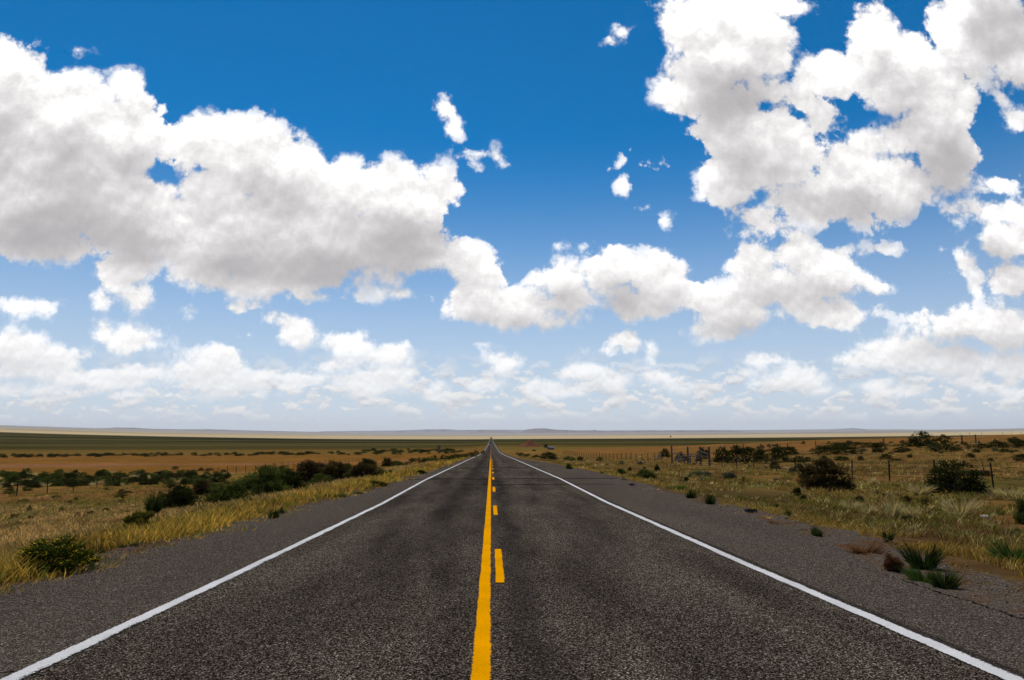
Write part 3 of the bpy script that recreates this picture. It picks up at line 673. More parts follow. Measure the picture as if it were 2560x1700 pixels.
# right roadside and field
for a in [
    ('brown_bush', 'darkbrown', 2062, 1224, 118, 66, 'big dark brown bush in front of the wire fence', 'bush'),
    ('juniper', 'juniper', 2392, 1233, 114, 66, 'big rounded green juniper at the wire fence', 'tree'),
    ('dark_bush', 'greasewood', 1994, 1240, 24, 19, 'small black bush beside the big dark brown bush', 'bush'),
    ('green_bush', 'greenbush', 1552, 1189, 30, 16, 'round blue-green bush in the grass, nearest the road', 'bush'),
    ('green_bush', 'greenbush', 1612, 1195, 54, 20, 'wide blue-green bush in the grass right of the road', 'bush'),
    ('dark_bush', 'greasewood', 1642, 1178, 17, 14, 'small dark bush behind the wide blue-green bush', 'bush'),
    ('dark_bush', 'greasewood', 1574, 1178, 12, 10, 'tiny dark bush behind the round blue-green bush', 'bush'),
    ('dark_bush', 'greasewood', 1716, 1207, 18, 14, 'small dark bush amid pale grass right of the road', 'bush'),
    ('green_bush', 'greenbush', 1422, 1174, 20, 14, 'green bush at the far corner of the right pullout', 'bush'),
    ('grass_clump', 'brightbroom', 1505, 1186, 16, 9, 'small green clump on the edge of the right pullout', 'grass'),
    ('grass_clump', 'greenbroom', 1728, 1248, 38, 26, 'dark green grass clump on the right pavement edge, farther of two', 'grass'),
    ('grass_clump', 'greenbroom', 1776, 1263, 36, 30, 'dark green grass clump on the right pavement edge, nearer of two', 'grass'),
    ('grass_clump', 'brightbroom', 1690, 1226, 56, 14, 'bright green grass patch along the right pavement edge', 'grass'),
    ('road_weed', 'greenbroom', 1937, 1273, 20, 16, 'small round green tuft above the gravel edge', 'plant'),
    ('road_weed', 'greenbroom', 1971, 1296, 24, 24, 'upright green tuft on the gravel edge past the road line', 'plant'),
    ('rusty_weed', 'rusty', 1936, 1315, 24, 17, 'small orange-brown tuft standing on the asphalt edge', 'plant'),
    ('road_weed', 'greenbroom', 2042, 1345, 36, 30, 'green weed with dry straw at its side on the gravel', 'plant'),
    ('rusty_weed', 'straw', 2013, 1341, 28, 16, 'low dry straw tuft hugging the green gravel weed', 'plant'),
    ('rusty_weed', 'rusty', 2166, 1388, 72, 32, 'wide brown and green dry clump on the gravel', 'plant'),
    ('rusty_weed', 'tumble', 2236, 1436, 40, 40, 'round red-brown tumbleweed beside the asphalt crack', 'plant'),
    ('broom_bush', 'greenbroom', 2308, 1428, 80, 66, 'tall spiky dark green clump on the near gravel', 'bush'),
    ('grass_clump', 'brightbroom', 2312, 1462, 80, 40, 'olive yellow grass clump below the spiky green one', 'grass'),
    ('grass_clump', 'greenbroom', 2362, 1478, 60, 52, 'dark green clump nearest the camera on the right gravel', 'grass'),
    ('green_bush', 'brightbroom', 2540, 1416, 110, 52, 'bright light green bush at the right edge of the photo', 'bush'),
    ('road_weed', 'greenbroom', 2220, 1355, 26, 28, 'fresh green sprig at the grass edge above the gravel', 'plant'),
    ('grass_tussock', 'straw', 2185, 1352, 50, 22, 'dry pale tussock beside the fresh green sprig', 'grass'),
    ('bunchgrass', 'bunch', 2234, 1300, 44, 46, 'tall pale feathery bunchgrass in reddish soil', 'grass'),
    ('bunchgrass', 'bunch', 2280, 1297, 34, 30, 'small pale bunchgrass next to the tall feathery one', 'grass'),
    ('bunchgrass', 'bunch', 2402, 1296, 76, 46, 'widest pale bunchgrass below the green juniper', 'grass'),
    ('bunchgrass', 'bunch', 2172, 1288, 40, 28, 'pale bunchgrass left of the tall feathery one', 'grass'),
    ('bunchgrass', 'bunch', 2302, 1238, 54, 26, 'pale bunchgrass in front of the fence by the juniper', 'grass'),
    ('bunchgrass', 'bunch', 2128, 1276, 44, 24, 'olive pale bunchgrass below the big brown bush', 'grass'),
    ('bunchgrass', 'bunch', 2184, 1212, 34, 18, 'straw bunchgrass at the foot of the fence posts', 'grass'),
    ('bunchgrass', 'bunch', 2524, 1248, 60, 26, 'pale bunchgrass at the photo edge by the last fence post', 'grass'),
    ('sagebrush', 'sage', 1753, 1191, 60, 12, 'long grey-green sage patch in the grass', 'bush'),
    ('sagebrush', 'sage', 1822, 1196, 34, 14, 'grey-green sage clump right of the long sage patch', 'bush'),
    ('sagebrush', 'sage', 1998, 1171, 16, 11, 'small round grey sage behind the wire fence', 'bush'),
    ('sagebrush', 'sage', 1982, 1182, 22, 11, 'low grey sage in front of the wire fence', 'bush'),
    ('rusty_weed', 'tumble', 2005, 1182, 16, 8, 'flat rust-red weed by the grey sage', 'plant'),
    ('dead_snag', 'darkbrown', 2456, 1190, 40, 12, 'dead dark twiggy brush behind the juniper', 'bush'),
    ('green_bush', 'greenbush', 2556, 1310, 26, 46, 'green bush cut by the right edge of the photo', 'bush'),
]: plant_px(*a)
# dark brush round the corral and on the right rise
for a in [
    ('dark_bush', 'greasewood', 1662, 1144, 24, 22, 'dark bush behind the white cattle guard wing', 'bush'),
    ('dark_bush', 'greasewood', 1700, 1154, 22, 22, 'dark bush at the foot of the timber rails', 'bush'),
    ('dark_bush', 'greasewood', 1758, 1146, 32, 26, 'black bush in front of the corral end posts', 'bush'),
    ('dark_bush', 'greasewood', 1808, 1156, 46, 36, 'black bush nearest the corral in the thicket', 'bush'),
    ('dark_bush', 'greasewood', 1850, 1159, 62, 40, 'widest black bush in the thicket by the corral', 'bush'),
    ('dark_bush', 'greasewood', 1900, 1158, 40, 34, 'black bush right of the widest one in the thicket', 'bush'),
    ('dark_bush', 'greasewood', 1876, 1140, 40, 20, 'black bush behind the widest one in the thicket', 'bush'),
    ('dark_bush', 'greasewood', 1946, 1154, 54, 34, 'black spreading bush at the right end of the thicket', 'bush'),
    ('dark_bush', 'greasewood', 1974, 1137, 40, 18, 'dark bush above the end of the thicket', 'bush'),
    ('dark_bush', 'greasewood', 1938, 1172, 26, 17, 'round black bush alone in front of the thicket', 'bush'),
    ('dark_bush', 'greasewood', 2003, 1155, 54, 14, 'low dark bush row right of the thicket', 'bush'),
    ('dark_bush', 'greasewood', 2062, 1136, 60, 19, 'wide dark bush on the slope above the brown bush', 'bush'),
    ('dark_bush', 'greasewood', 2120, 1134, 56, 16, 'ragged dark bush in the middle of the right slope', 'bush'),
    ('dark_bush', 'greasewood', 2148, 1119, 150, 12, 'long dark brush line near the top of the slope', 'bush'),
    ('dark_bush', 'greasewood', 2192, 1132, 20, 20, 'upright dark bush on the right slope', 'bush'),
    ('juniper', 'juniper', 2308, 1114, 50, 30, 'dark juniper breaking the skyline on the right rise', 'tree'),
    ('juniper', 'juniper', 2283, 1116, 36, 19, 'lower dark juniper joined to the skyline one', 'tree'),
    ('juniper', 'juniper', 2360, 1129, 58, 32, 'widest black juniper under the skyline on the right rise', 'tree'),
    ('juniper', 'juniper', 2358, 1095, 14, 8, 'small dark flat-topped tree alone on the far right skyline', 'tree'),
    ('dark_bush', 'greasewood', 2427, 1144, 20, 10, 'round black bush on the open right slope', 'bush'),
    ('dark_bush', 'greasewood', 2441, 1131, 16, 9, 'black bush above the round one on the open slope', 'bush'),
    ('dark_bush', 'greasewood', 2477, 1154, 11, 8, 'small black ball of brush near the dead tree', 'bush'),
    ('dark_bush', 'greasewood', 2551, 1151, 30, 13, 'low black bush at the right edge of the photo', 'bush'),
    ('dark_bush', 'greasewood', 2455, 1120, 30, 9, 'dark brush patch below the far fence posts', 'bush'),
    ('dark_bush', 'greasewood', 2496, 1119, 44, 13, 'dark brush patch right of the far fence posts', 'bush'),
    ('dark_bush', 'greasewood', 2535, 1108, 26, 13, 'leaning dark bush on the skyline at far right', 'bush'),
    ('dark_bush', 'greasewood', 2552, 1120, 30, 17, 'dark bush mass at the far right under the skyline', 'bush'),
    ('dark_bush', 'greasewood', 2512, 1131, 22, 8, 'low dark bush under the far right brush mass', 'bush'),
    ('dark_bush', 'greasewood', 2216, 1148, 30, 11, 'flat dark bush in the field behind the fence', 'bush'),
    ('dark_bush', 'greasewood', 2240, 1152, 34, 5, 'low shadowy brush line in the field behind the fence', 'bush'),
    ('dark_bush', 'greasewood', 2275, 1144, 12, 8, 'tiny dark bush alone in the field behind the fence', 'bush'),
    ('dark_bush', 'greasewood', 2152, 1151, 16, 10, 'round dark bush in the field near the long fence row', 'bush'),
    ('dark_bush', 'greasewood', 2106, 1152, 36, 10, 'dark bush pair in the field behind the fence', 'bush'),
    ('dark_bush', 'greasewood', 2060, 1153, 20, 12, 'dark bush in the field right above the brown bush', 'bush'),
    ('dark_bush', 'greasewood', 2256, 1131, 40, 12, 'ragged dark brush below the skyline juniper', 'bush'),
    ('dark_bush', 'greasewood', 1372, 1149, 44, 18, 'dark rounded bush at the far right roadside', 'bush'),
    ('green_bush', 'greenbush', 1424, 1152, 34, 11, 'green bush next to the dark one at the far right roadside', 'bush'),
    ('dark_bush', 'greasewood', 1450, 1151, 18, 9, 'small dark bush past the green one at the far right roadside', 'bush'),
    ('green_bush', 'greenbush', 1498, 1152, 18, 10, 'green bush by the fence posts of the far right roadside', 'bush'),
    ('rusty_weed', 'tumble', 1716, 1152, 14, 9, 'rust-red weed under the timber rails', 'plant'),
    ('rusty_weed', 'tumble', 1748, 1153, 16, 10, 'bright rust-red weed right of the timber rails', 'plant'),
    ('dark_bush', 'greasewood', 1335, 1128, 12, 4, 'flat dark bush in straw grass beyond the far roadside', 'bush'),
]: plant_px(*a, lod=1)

# repeats nothing tells apart
def scatter(n, xr, yr, wr, hr, kinds, name, label, group, lod=2):
    for k in range(n):
        px, py = random.uniform(*xr), random.uniform(*yr) if not callable(yr) else 0
        if callable(yr): py = yr(px)
        plant_px(name, random.choice(kinds), px, py, random.uniform(*wr), random.uniform(*hr), label, 'bush', group, lod)
scatter(190, (-5, 575), lambda x: random.uniform(1188 - x * .004, 1222 - x * .022), (14, 36), (8, 14), ['greasewood', 'greasewood', 'greenbush', 'bunch', 'greenbush'], 'field_shrub', 'low dark shrub in the belt along the left wire fence', 'shrubs in the belt along the left fence', 1)
scatter(20, (430, 700), lambda x: random.uniform(1174, 1196 - (x - 430) * .05), (9, 24), (5, 11), ['greasewood'], 'field_shrub', 'small dark shrub beside the left fence where it recedes', 'small shrubs where the left fence recedes')
scatter(150, (0, 1160), lambda x: 1143 - x * .0085 + random.uniform(-3, 2) - (4 if x > 900 else 0), (8, 20), (3, 6.5), ['greasewood'], 'plain_shrub', 'tiny dark shrub in the long row across the left plain', 'shrubs in the row across the left plain')
scatter(44, (900, 1150), (1126, 1137), (8, 18), (3.5, 8), ['greasewood', 'greenbush'], 'plain_shrub', 'dark shrub in the thick patch round the timber frame', 'shrubs round the timber frame')
scatter(40, (985, 1210), lambda x: 1164 - (x - 985) * .12 + random.uniform(-3, 2), (10, 26), (6, 12), ['greasewood', 'greenbush', 'greasewood'], 'verge_shrub', 'dark shrub in the line along the distant left roadside', 'shrubs along the distant left roadside')
scatter(16, (1290, 1400), lambda x: 1138 + (x - 1290) * .12 + random.uniform(-3, 2), (7, 16), (4, 8), ['greasewood', 'greenbush'], 'verge_shrub', 'small shrub in the line along the distant right roadside', 'shrubs along the distant right roadside')
scatter(60, (1900, 2560), lambda x: random.uniform(1106, 1136), (6, 20), (3, 8), ['greasewood', 'greasewood', 'sage'], 'slope_shrub', 'tiny dark shrub scattered over the right slope', 'shrubs scattered over the right slope')
scatter(40, (1480, 1960), lambda x: random.uniform(1160, 1215), (6, 16), (4, 9), ['sage', 'greasewood', 'bunch'], 'grass_shrub', 'tiny shrub among the pale grass right of the road', 'shrubs in the grass right of the road')
scatter(40, (20, 640), lambda x: random.uniform(1225, 1330 - x * .1), (8, 26), (5, 12), ['greasewood', 'greenbush', 'darkbrown'], 'grass_shrub', 'small dark weed among the tan grass left of the road', 'weeds in the grass left of the road')
scatter(46, (1960, 2560), lambda x: random.uniform(1235, 1330 + (x - 1960) * .06), (14, 34), (8, 18), ['greasewood', 'bunch', 'rusty', 'darkbrown'], 'grass_shrub', 'small weed among the grass below the right fence', 'weeds below the right fence', 1)

# grass nobody could count
def grow_grass():
    B = Blades(); N = 125000
    d = (5.0 ** -.55 + RNG.uniform(0, 1, N) * (190.0 ** -.55 - 5.0 ** -.55)) ** (-1 / .55)
    th = np.where(RNG.uniform(0, 1, N) < .5, RNG.uniform(-.74, .0, N), RNG.uniform(.0, .86, N))
    y = d * np.cos(th); x = d * np.tan(th) * np.cos(th)
    L, R = LEFT_EDGE(y), RIGHT_EDGE_X(y); offl, offr = -x - L, x - R
    off = np.where(x < 0, offl, offr - np.interp(y, [0, 10, 16, 30], [1.35, 1.0, .6, .3]))
    pn = fbm(x / 2.2 + 3, y / 2.2, 3); pw = fbm(x / 9 + 11, y / 9, 3)
    edge = off + (fbm(x * .9, y * .9, 3) - .5) * 1.2
    keep = (edge > .1) & ((x < 0) | (pn * .7 + pw * .3 > np.interp(off, [0, 2, 5, 25], [.36, .42, .47, .43]))) & ((x > 0) | (pn > .33))
    keep &= ~((x < 0) & (y > 105) & (off > 20)) & ~((x > 0) & (y > 130) & (off > 40) & (RNG.uniform(0, 1, N) < .7))
    # a few stray tufts on the gravel
    keep |= (edge > -.5) & (edge < .2) & (RNG.uniform(0, 1, N) < .25)
    x, y, d, off, pn, pw = x[keep], y[keep], d[keep], off[keep], pn[keep], pw[keep]; n = len(x)
    A = np.array; left = (x < 0)[:, None]; r1 = RNG.uniform(0, 1, (n, 1)); f = lambda v, a, b: smooth01(v, a, b)[:, None]
    gold, tan, olive, green, pale, brown = A([.62, .37, .060]), A([.58, .35, .115]), A([.23, .185, .032]), A([.13, .17, .025]), A([.68, .54, .21]), A([.26, .14, .05])
    cl = gold * (1 - f(off, 1.5, 4)) + tan * f(off, 1.5, 4)
    cl = cl * (1 - .75 * f(off, 8, 15) * f(pw, .25, .48)) + olive * (.75 * f(off, 8, 15) * f(pw, .25, .48))
    cl = np.where((r1 > .72) & (pw[:, None] > .36), green * .6 + olive * .5, cl); cl = np.where((r1 < .14) & (pn[:, None] < .55), brown, cl)
    cr = olive * .55 + gold * .22 + brown * .2; m = f(pw, .38, .6); cr = cr * (1 - m) + (olive * .75 + green * .25) * m
    cr = np.where((r1 > .74) & (r1 < .84) & (pw[:, None] > .42), green * .7 + olive * .4, cr); cr = np.where(r1 > .86, pale * .9, cr); cr = np.where(r1 < .30, brown, cr)
    cr = cr * (1 - (1 - f(off, .3, 2.2)) * .6) + gold * ((1 - f(off, .3, 2.2)) * .6)
    c = np.where(left, cl, cr) * RNG.uniform(.55, 1.3, (n, 1)) * (.50 + 1.0 * pn)[:, None]
    hh = np.where(x < 0, np.interp(off, [0, .5, 2.5, 6], [.14, .30, .26, .15]), np.interp(off, [0, 1, 6], [.09, .16, .20])) * RNG.uniform(.55, 1.4, n) * (.6 + .8 * pn)
    z = ground_z(x, y); nb = 7
    rad = .10 + .0022 * d
    for k in range(nb):
        a = RNG.uniform(0, 2 * math.pi, n); q = np.sqrt(RNG.uniform(0, 1, n))
        base = np.stack([x + np.cos(a) * q * rad, y + np.sin(a) * q * rad, z - .015], 1)
        ln = hh * RNG.uniform(.5, 1.15, n); le = RNG.uniform(.05, .75, n)
        v = np.stack([np.cos(a) * le + .12, np.sin(a) * le, np.ones(n)], 1) * ln[:, None]
        cc = c * RNG.uniform(.75, 1.25, (n, 1))
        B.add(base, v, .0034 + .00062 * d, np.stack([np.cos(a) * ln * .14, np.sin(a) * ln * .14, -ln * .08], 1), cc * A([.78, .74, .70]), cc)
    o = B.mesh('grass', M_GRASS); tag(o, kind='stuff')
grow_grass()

# ------------------------------------------------------------------ far country
def ridge(profile, dist, depth, rock, talus=.55, seed=0, base=None, step=3):
    """a real ridge of the given skyline, DEPTH metres thick, at DIST metres"""
    xs = np.arange(profile[0][0], profile[-1][0] + .1, step); ys = np.interp(xs, [p[0] for p in profile], [p[1] for p in profile])
    a = Mat('mesa_rock'); zz = a.xyz()[2]; st = a.scale(a.obj(), (.0006, .0006, .02))
    a.base(a.mix(a.noise(1.0, 5, .6, st), tuple(k * .6 for k in rock), tuple(min(k * 1.35, .8) for k in rock)))
    rows = [(0, 0), (.25, .30), (.42, .52), (.48, .95), (.55, 1.0), (.8, .96), (1.0, 0)]
    V = []
    for (fd, fh) in rows:
        for x_, y_ in zip(xs, ys):
            dr = pixel_dir(x_, y_); k = dist / dr.y; top = EYE + dr.z * k; X0 = dr.x * k
            gb = float(ground_z(np.array([X0]), np.array([dist]))[0]) - 25 if base is None else base
            n_ = float(fbm(np.array([x_ * .09 + fd * 7 + seed]), np.array([fd * 3.1 + seed]), 4)[0]) - .5
            yy = dist + depth * (fd - .5) + n_ * depth * .35 * (fd not in (0, 1))
            hh = gb + max(top - gb, 8) * fh * (1 + (n_ * .06 if 0 < fh < .95 else 0))
            V.append((X0 * yy / dist, yy, hh))
    m = len(xs); n = len(rows); i = (np.arange(n - 1)[:, None] * m + np.arange(m - 1)[None, :]).ravel()
    f = np.stack([i, i + 1, i + m + 1, i + m], -1).ravel()
    return tag(mesh_np('hills', V, f, np.full(len(i), 4), a.m), kind='structure')
ridge([(1300, 1084), (1306, 1078), (1318, 1073), (1340, 1071), (1362, 1070.5), (1378, 1073), (1395, 1074), (1420, 1075.5), (1440, 1076.5), (1462, 1077), (1478, 1076), (1486, 1074.5), (1496, 1077), (1522, 1078.5), (1540, 1076.5), (1556, 1079), (1590, 1078), (1606, 1076), (1640, 1075.5), (1652, 1077.5), (1700, 1076.5), (1750, 1076), (1770, 1075), (1800, 1076), (1835, 1077.5), (1858, 1078), (1868, 1082), (1880, 1085)], 42000, 5500, (.18, .135, .125))
ridge([(1100, 1083), (1150, 1081), (1186, 1080), (1200, 1077), (1212, 1073.5), (1220, 1077), (1240, 1076), (1262, 1077.5), (1285, 1080), (1300, 1083)], 46000, 4000, (.19, .145, .13), seed=3)
ridge([(-60, 1070), (20, 1069), (30, 1066.5), (125, 1066.5), (132, 1069.5), (200, 1071), (270, 1070), (288, 1068.5), (330, 1069), (380, 1072), (460, 1073), (520, 1073), (620, 1076), (760, 1079), (860, 1081), (900, 1084)], 40000, 4500, (.2, .155, .14), seed=6)
ridge([(1880, 1084), (1960, 1080), (2050, 1079.5), (2110, 1077), (2200, 1078), (2240, 1075), (2262, 1074.5), (2310, 1076), (2420, 1076), (2440, 1075), (2530, 1076), (2620, 1077)], 40500, 4500, (.2, .155, .14), seed=9)
ridge([(800, 1078), (900, 1077), (1000, 1076), (1080, 1073), (1115, 1073), (1150, 1075), (1250, 1074), (1500, 1076), (1900, 1075), (2080, 1073), (2130, 1070), (2170, 1073), (2350, 1074), (2480, 1073), (2560, 1070), (2640, 1071)], 60000, 6000, (.2, .17, .16), seed=12, step=10, base=0)

def mound():
    x, y, z, d = ground_at(1325, 1117); k = d / F; R_ = 34 * k; H = 19 * k
    n = 48; g = np.linspace(-1, 1, n); X, Y = np.meshgrid(g, g); r = np.sqrt(X ** 2 + Y ** 2)
    hgt = H * np.clip(1 - r, 0, 1) ** 1.25 * (1 + (fbm(X * 3 + 5, Y * 3, 4) - .5) * .5)
    top = (r < .17); hgt += top * H * .16 * fbm(X * 14 + 2, Y * 14, 3)
    v = np.stack([x + X * R_, y + Y * R_, ground_z(x + X * R_, y + Y * R_) - .15 + hgt], -1).reshape(-1, 3)
    i = (np.arange(n - 1)[:, None] * n + np.arange(n - 1)[None, :]).ravel(); f = np.stack([i, i + 1, i + n + 1, i + n], -1).ravel()
    a = Mat('red_dirt'); a.base(a.mix(a.noise(.35, 5, .65), (.12, .045, .02), (.20, .085, .04)))
    tag(mesh_np('dirt_hill', v, f, np.full(len(i), 4), a.m), kind='structure')
mound()

# ------------------------------------------------------------------ fences
_w = Mat('weathered_wood'); _w.base(_w.ramp(_w.noise(3, 5, .6, _w.scale(_w.obj(), (9, 9, .8))), [(.3, (.055, .042, .033)), (.7, (.17, .14, .115))])); M_WOOD = _w.m
_s = Mat('rusty_steel'); _s.base(_s.ramp(_s.noise(11, 4), [(.35, (.035, .026, .022)), (.7, (.09, .06, .045))])); _s.b.inputs['Roughness'].default_value = .7; M_STEEL = _s.m
_p = Mat('chalky_white_paint'); _p.base(_p.ramp(_p.noise(6, 5, .65), [(.35, (.22, .20, .18)), (.6, (.46, .44, .40))])); M_CHALK = _p.m
def wire_fence(name, pts, post_h, post_r, label, mat, strands=(.35, .65, .95, 1.2), wires=True):
    x0, y0 = pts[0]; root = empty(name, (x0, y0, gz(x0, y0))); tag(root, label, 'fence'); o0 = Vector(root.location)
    P_ = [Vector((x, y, gz(x, y))) - o0 for x, y in pts]
    proto_ = MB(); proto_.tube([(0, 0, -.3), (0, 0, post_h * .5), (0, 0, post_h)], post_r, 6); proto_.box((post_r * .8, 0, post_h * .55), (post_r * .9, post_r * .5, post_h * .8))
    first = None
    for p in P_:
        if first is None: first = proto_.build('post', mat, root); o = first
        else: o = first.copy(); COL.objects.link(o); o.parent = root
        o.location = p; o.rotation_euler = (random.uniform(-.05, .05), random.uniform(-.05, .05), random.uniform(0, 6)); o.scale.z = random.uniform(.93, 1.06)
    if wires:
        for hgt in strands:
            b = MB()
            for a_, c_ in zip(P_[:-1], P_[1:]):
                b.tube([a_ + Vector((0, 0, hgt)), (a_ + c_) / 2 + Vector((0, 0, hgt - .03)), c_ + Vector((0, 0, hgt))], .009, 3)
            b.build('wire', M_STEEL, root)
    return root
wire_fence('wire_fence', [(-43 + .4 * math.sin(k * .7), 54 + 5.0 * k) for k in range(64)], 1.25, .045, 'long wire fence on thin dark posts along the left field', M_STEEL)
wire_fence('wire_fence', [(25.7, 27.8 + 5.0 * k) for k in range(12)], 1.38, .045, 'wire fence of dark steel posts behind the juniper and brown bush', M_STEEL)
wire_fence('wire_fence', [(25.7, 112 + 5.0 * k) for k in range(32)], 1.3, .05, 'wire fence of thin posts running on beyond the cattle guard', M_STEEL)
fp = [ground_at(a, b)[:2] for a, b in ((1813, 1125), (1859, 1124), (1902, 1124), (1924, 1123), (1944, 1122), (1969, 1122), (2040, 1119), (2120, 1116), (2210, 1113), (2300, 1111), (2406, 1110), (2440, 1109))]
wire_fence('post_fence', fp, 1.5, .11, 'old fence of leaning wooden posts across the right slope', M_WOOD, strands=(.9, 1.3))

# corral timbers
def corral():
    ps = [(25.7, 105.9, 2.5), (25.7, 97.2, 2.3), (25.7, 91.3, 2.25), (25.7, 87.6, 2.2)]
    x0, y0 = 25.7, 96.0; root = empty('corral_frame', (x0, y0, gz(x0, y0))); o0 = Vector(root.location)
    tag(root, 'tall dark timber posts with rails beside the cattle guard', 'corral')
    T = []
    for x, y, h in ps:
        b = MB(); z = gz(x, y); b.tube([Vector((x, y, z - .2)) - o0, Vector((x + .02, y, z + h * .5)) - o0, Vector((x, y, z + h)) - o0], .13, 9, .11); b.build('post', M_WOOD, root); T.append(Vector((x, y, z)) - o0)
    for a_, c_, ha, hc in ((0, 1, 1.45, 1.35), (1, 2, 1.35, 1.3), (1, 2, 1.1, 1.05), (2, 3, 1.75, 1.35), (2, 3, 1.1, 1.1), (0, 1, .6, .6)):
        b = MB(); b.tube([T[a_] + Vector((-.16, 0, ha)), T[c_] + Vector((-.16, 0, hc))], .06, 6); b.build('rail', M_WOOD, root)
corral()
def rail_fence():
    pts = [ground_at(a, b)[:2] for a, b in ((1694, 1156), (1711, 1158), (1726, 1159), (1741, 1159), (1752, 1159))]
    x0, y0 = pts[0]; root = empty('rail_fence', (x0, y0, gz(x0, y0))); o0 = Vector(root.location); tag(root, 'low dark rail fence of short posts in front of the tall timbers', 'fence')
    T = [Vector((x, y, gz(x, y))) - o0 for x, y in pts]
    for t in T:
        b = MB(); b.tube([t - Vector((0, 0, .2)), t + Vector((0, 0, 1.15))], .08, 7); b.build('post', M_WOOD, root)
    for hgt in (.98, .62):
        b = MB()
        for a_, c_ in zip(T[:-1], T[1:]): b.tube([a_ + Vector((0, -.1, hgt)), c_ + Vector((0, -.1, hgt))], .05, 6)
        b.build('rail', M_WOOD, root)
rail_fence()
def guard_wing(px, py, rz, mat, label, w=1.9, h=1.15):
    x, y, z, d = ground_at(px, py); root = empty('cattle_guard_wing', (x, y, z), rz); tag(root, label, 'cattle guard')
    for s in (-1, 1):
        b = MB(); b.tube([(s * w / 2, 0, -.1), (s * .03, 0, h)], .05, 6); b.build('brace', mat, root)
    for k in range(5):
        q = .10 + .17 * k; hw = w / 2 * (1 - q) + .02; b = MB(); b.box((0, .06, q * h), (2 * hw, .03, .07)); b.build('slat', M_WOOD, root)
    b = MB(); b.tube([(0, .1, -.1), (0, .1, h + .1)], .05, 6); b.build('post', M_WOOD, root)
guard_wing(1648, 1149, .15, M_CHALK, 'white triangular cattle guard wing with grey slats')
guard_wing(1699, 1156, 1.0, M_CHALK, 'cattle guard wing turned edge-on against the timber rails', 2.2, 1.3)

# timber frame on the left plain
def timber():
    x, y, z, d = ground_at(1097, 1133); k = d / F; root = empty('timber_frame', (x, y, z)); tag(root, 'tall frame of grey posts with a small white panel on the left plain', 'frame')
    H = 20 * k; wd = 7 * k
    for i, (ox, oy, hh) in enumerate(((-.5, 0, .95), (0, .3, 1.0), (.5, 0, .9), (.2, .6, .85))):
        b = MB(); b.tube([(ox * wd, oy * wd, -.3), (ox * wd, oy * wd, H * hh)], .19, 7); b.build('post', M_WOOD, root)
    for q in (.45, .8):
        b = MB(); b.box((0, -.22, H * q), (wd * 1.15, .08, .25)); b.build('crosspiece', M_WOOD, root)
    b = MB(); b.box((wd * .35, -.35, H * .42), (2.6 * k, .06, 2.6 * k)); b.build('panel', M_CHALK, root)
timber()

# shed and tree beyond the road
def shed():
    x, y, z, d = ground_at(1377, 1124); k = d / F; w, h, dp = 13 * k, 4.5 * k, 4.0; root = empty('shed', (x, y, z), .2); tag(root, 'small grey shed next to a dark round tree in the far field', 'shed')
    a = Mat('grey_boards'); a.base(a.mix(a.noise(2, 4), (.10, .095, .10), (.20, .19, .19))); g = Mat('tin_roof'); g.base(g.mix(g.noise(1.5, 4), (.12, .11, .115), (.22, .20, .20)))
    b = MB(); b.box((0, 0, h / 2 - .1), (w, dp, h + .2)); b.build('wall', a.m, root)
    b = MB(); e = .3
    b.add([(-w / 2 - e, -dp / 2 - e, h), (w / 2 + e, -dp / 2 - e, h), (w / 2 + e, 0, h * 1.75), (-w / 2 - e, 0, h * 1.75), (w / 2 + e, dp / 2 + e, h), (-w / 2 - e, dp / 2 + e, h)], [[0, 1, 2, 3], [3, 2, 4, 5], [1, 4, 2], [0, 3, 5], [0, 5, 4, 1]]); b.build('roof', g.m, root)
    b = MB(); b.box((w * .1, -dp / 2 - .02, h * .42), (w * .18, .05, h * .84)); b.build('door', M_WOOD, root)
    b = MB(); b.box((w * .34, -dp / 2 - .02, h * .55), (w * .12, .05, h * .35)); b.build('window', M_CHALK, root)
shed()
def tree(name, px, py, wpx, hpx, label):
    x, y, z, d = ground_at(px, py); k = d / F; w, h = wpx * k, hpx * k; root = empty(name, (x, y, z)); tag(root, label, 'tree')
    b = MB(); b.tube([(0, 0, -.2), (.05, 0, h * .2), (.1, .05, h * .55)], .035 * h, 7, .015 * h)
    for q in range(5):
        an = q * 1.3; b.tube([(.04, 0, h * .22), (math.cos(an) * w * .28, math.sin(an) * w * .28, h * (.5 + .06 * q))], .016 * h, 5, .005 * h)
    b.build('trunk', M_TWIG, root)
    LODK[0] = 1.4; B_, _, _ = leafy(1500, (.012, .016, .008), (.05, .06, .02), clumps=30, blade=.09, up=.3); o = B_.mesh('crown', M_LEAF); o.parent = root; o.scale = (w, w, h * .92); o.location = (0, 0, h * .10)
tree('round_tree', 1364, 1120, 10.5, 9.5, 'dark round tree beside the small grey shed')
tree('far_tree', 1677, 1093, 4, 4, 'lone dark tree far off on the pale plain')
def snag():
    x, y, z, d = ground_at(2458, 1188); k = d / F; root = empty('dead_tree', (x, y, z)); tag(root, 'bare dead sapling behind the wire fence by the juniper', 'tree')
    b = MB(); b.tube([(0, 0, -.1), (.05, 0, 14 * k), (-.02, 0, 34 * k)], 1.2 * k, 6, .4 * k); b.build('trunk', M_TWIG, root)
    for q in range(9):
        z0 = (8 + 2.8 * q) * k; s = -1 if q % 2 else 1; b = MB(); b.tube([(.03, 0, z0), (s * random.uniform(3, 8) * k, random.uniform(-2, 2) * k, z0 + random.uniform(1, 6) * k)], .45 * k, 5, .15 * k); b.build('branch', M_TWIG, root)
snag()

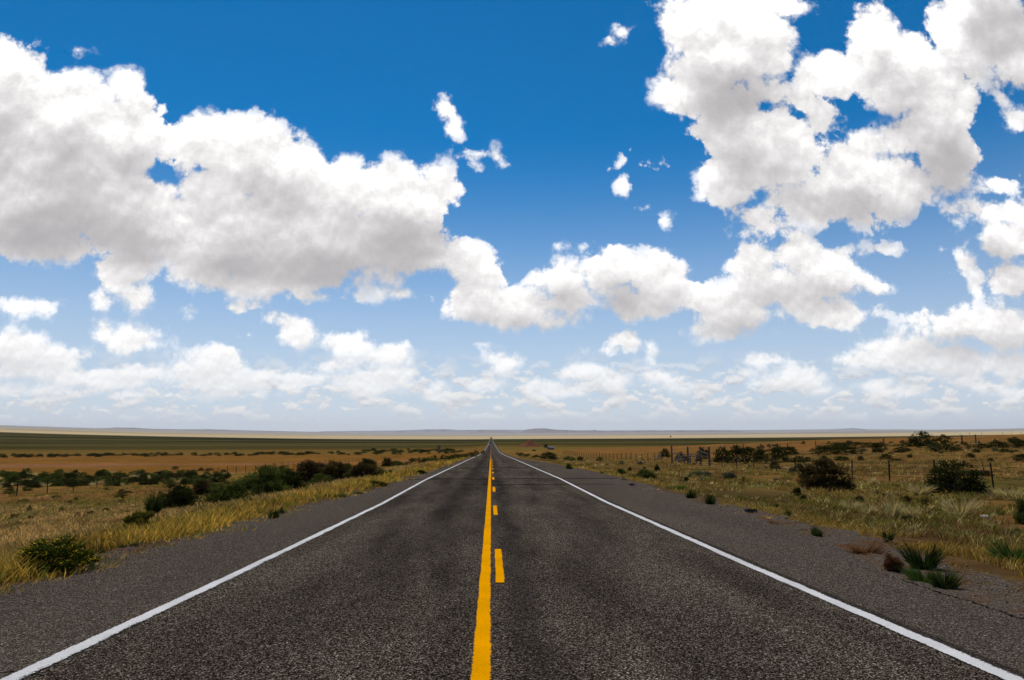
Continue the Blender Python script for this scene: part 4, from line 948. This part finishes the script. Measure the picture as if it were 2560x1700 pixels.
# power line on the far right skyline
def pole(px, top, base_d):
    d_ = pixel_dir(px, top); t = base_d / d_.y; x, y = d_.x * t, base_d; z = gz(x, y); h = EYE + d_.z * t - z
    root = empty('utility_pole', (x, y, z), .5); tag(root, 'thin utility pole on the hazy skyline at far right', 'utility pole', 'utility poles on the far right skyline')
    b = MB(); b.tube([(0, 0, -1), (0, 0, h)], .22, 6, .15); b.build('pole', M_WOOD, root)
    b = MB(); b.box((0, -.25, h - 1.1), (2.6, .16, .2)); b.build('crossarm', M_WOOD, root)
for px, tp in ((2332, 1084), (2400, 1082), (2423, 1081), (2454, 1081), (2506, 1079), (2528, 1078), (2553, 1080)): pole(px, tp, 1300)

# oncoming car
def car(x, y):
    z = float(road_z(y)) + .01; root = empty('car', (x, y, z), 0); tag(root, 'white car driving towards the camera far down the road', 'car')
    bd = Mat('white_car_paint'); bd.base((.72, .72, .72)); bd.b.inputs['Roughness'].default_value = .3
    gl = Mat('car_glass'); gl.base((.02, .025, .03)); gl.b.inputs['Roughness'].default_value = .08
    rb = Mat('tyre_rubber'); rb.base((.02, .02, .02)); lt = Mat('lamp_glass'); lt.base((.7, .7, .68)); lt.b.inputs['Roughness'].default_value = .1
    sec = [(-2.2, .35, .80), (-2.05, .28, 1.0), (-1.0, .26, 1.08), (-.35, .26, 1.12), (1.4, .26, 1.14), (2.1, .30, 1.06), (2.25, .4, .85)]
    b = MB(); vs, fs = [], []
    for (yy, lo, hi) in sec:
        for sx, zz in ((-.82, lo), (.82, lo), (.92, (lo + hi) / 2), (.84, hi), (-.84, hi), (-.92, (lo + hi) / 2)): vs.append((sx, yy, zz))
    for i in range(len(sec) - 1):
        for k in range(6): fs.append([i * 6 + k, i * 6 + (k + 1) % 6, (i + 1) * 6 + (k + 1) % 6, (i + 1) * 6 + k])
    fs += [list(range(6))[::-1], [36 + k for k in range(6)]]; b.add(vs, fs); b.build('body', bd.m, root)
    b = MB(); b.add([(-.78, -.55, 1.1), (.78, -.55, 1.1), (.64, -.02, 1.66), (-.64, -.02, 1.66), (-.78, 2.0, 1.1), (.78, 2.0, 1.1), (.64, 1.5, 1.66), (-.64, 1.5, 1.66)], [[3, 2, 6, 7], [1, 5, 6, 2], [0, 3, 7, 4], [4, 7, 6, 5]]); b.build('cabin', bd.m, root)
    b = MB(); b.add([(-.72, -.56, 1.13), (.72, -.56, 1.13), (.60, -.07, 1.62), (-.60, -.07, 1.62)], [[0, 1, 2, 3]]); b.build('windscreen', gl.m, root)
    for s in (-1, 1):
        for yy in (-1.4, 1.4):
            b = MB(); b.tube([(s * .70, yy, .33), (s * .92, yy, .33)], .33, 14); w_ = b.build('wheel', rb.m, root)
        b = MB(); b.box((s * .62, -2.16, .78), (.34, .12, .16)); b.build('headlight', lt.m, root)
    b = MB(); b.box((0, -2.19, .48), (1.3, .08, .16)); b.build('grille', gl.m, root)
car(-1.9, 690)

# small things on the ground
_r = Mat('pale_sandstone'); _r.base(_r.mix(_r.noise(7, 5), (.32, .24, .19), (.55, .45, .38))); M_ROCK = _r.m
def rock(px, py, wpx, label, mat=None, flat=.55):
    x, y, z, d = ground_at(px, py); k = wpx * d / F / 2; b = bpy.data.meshes.new('rock')
    import bmesh as _bm
    m_ = _bm.new(); _bm.ops.create_icosphere(m_, subdivisions=3, radius=1.0)
    for v in m_.verts:
        n_ = float(fbm(np.array([v.co.x * 1.4 + px]), np.array([v.co.y * 1.4 + v.co.z * 1.9 + 3]), 3)[0]); v.co *= .65 + .7 * n_; v.co.z *= flat
    m_.to_mesh(b); m_.free(); b.materials.append(mat or M_ROCK); o = bpy.data.objects.new('rock', b); COL.objects.link(o); o.location = (x, y, z + k * .15); o.scale = (k, k, k); o.rotation_euler.z = px
    tag(o, label, 'rock')
rock(2461, 1296, 22, 'flat pinkish pale rock in the grass at the right')
rock(2254, 1305, 7, 'tiny white stone in the reddish soil by the bunchgrass', M_CHALK)
rock(2034, 1290, 6, 'tiny white stone in the grass above the gravel edge', M_CHALK)
def scrap(px, py, wpx, label):
    x, y, z, d = ground_at(px, py); k = wpx * d / F; a = Mat('tyre_scrap'); a.base((.018, .017, .017)); a.b.inputs['Roughness'].default_value = .6
    n = 14; V, Fc = [], []
    for i in range(n):
        t = i / (n - 1) - .5; w_ = .09 * (1 - 1.2 * abs(t)) * (1 + .4 * math.sin(i * 2.3)); zz = .05 + .07 * math.sin(i * 1.1) ** 2
        for s, dz in ((-1, 0), (-1, .02), (1, .035), (1, .015)): V.append((t * k, s * w_ + .05 * math.sin(i), zz + dz))
    for i in range(n - 1):
        for q in range(4): Fc.append([i * 4 + q, i * 4 + (q + 1) % 4, i * 4 + 4 + (q + 1) % 4, i * 4 + 4 + q])
    Fc += [[0, 1, 2, 3], [(n - 1) * 4 + q for q in (3, 2, 1, 0)]]
    b = MB(); b.add(V, Fc); o = b.build('tyre_shred', a.m); o.location = (x, y, z); o.rotation_euler.z = .15; tag(o, label, 'tyre scrap')
scrap(1878, 1286, 28, 'black shred of tyre lying on the right pavement edge')
scrap(1580, 1217, 14, 'short dark tyre shred on the edge of the right pullout')

# ------------------------------------------------------------------ air between here and the hills
def haze():
    b = MB(); b.box((0, 33000, 420), (150000, 66600, 960)); a = bpy.data.materials.new('pale_haze'); a.use_nodes = True; t = a.node_tree; t.nodes.clear()
    o_ = t.nodes.new('ShaderNodeOutputMaterial'); v = t.nodes.new('ShaderNodeVolumePrincipled'); v.inputs['Color'].default_value = (.82, .87, .96, 1); v.inputs['Density'].default_value = HAZE; v.inputs['Anisotropy'].default_value = .2
    t.links.new(v.outputs[0], o_.inputs['Volume']); o = b.build('haze', a); tag(o, kind='stuff')
HAZE = 1.3e-5
haze()
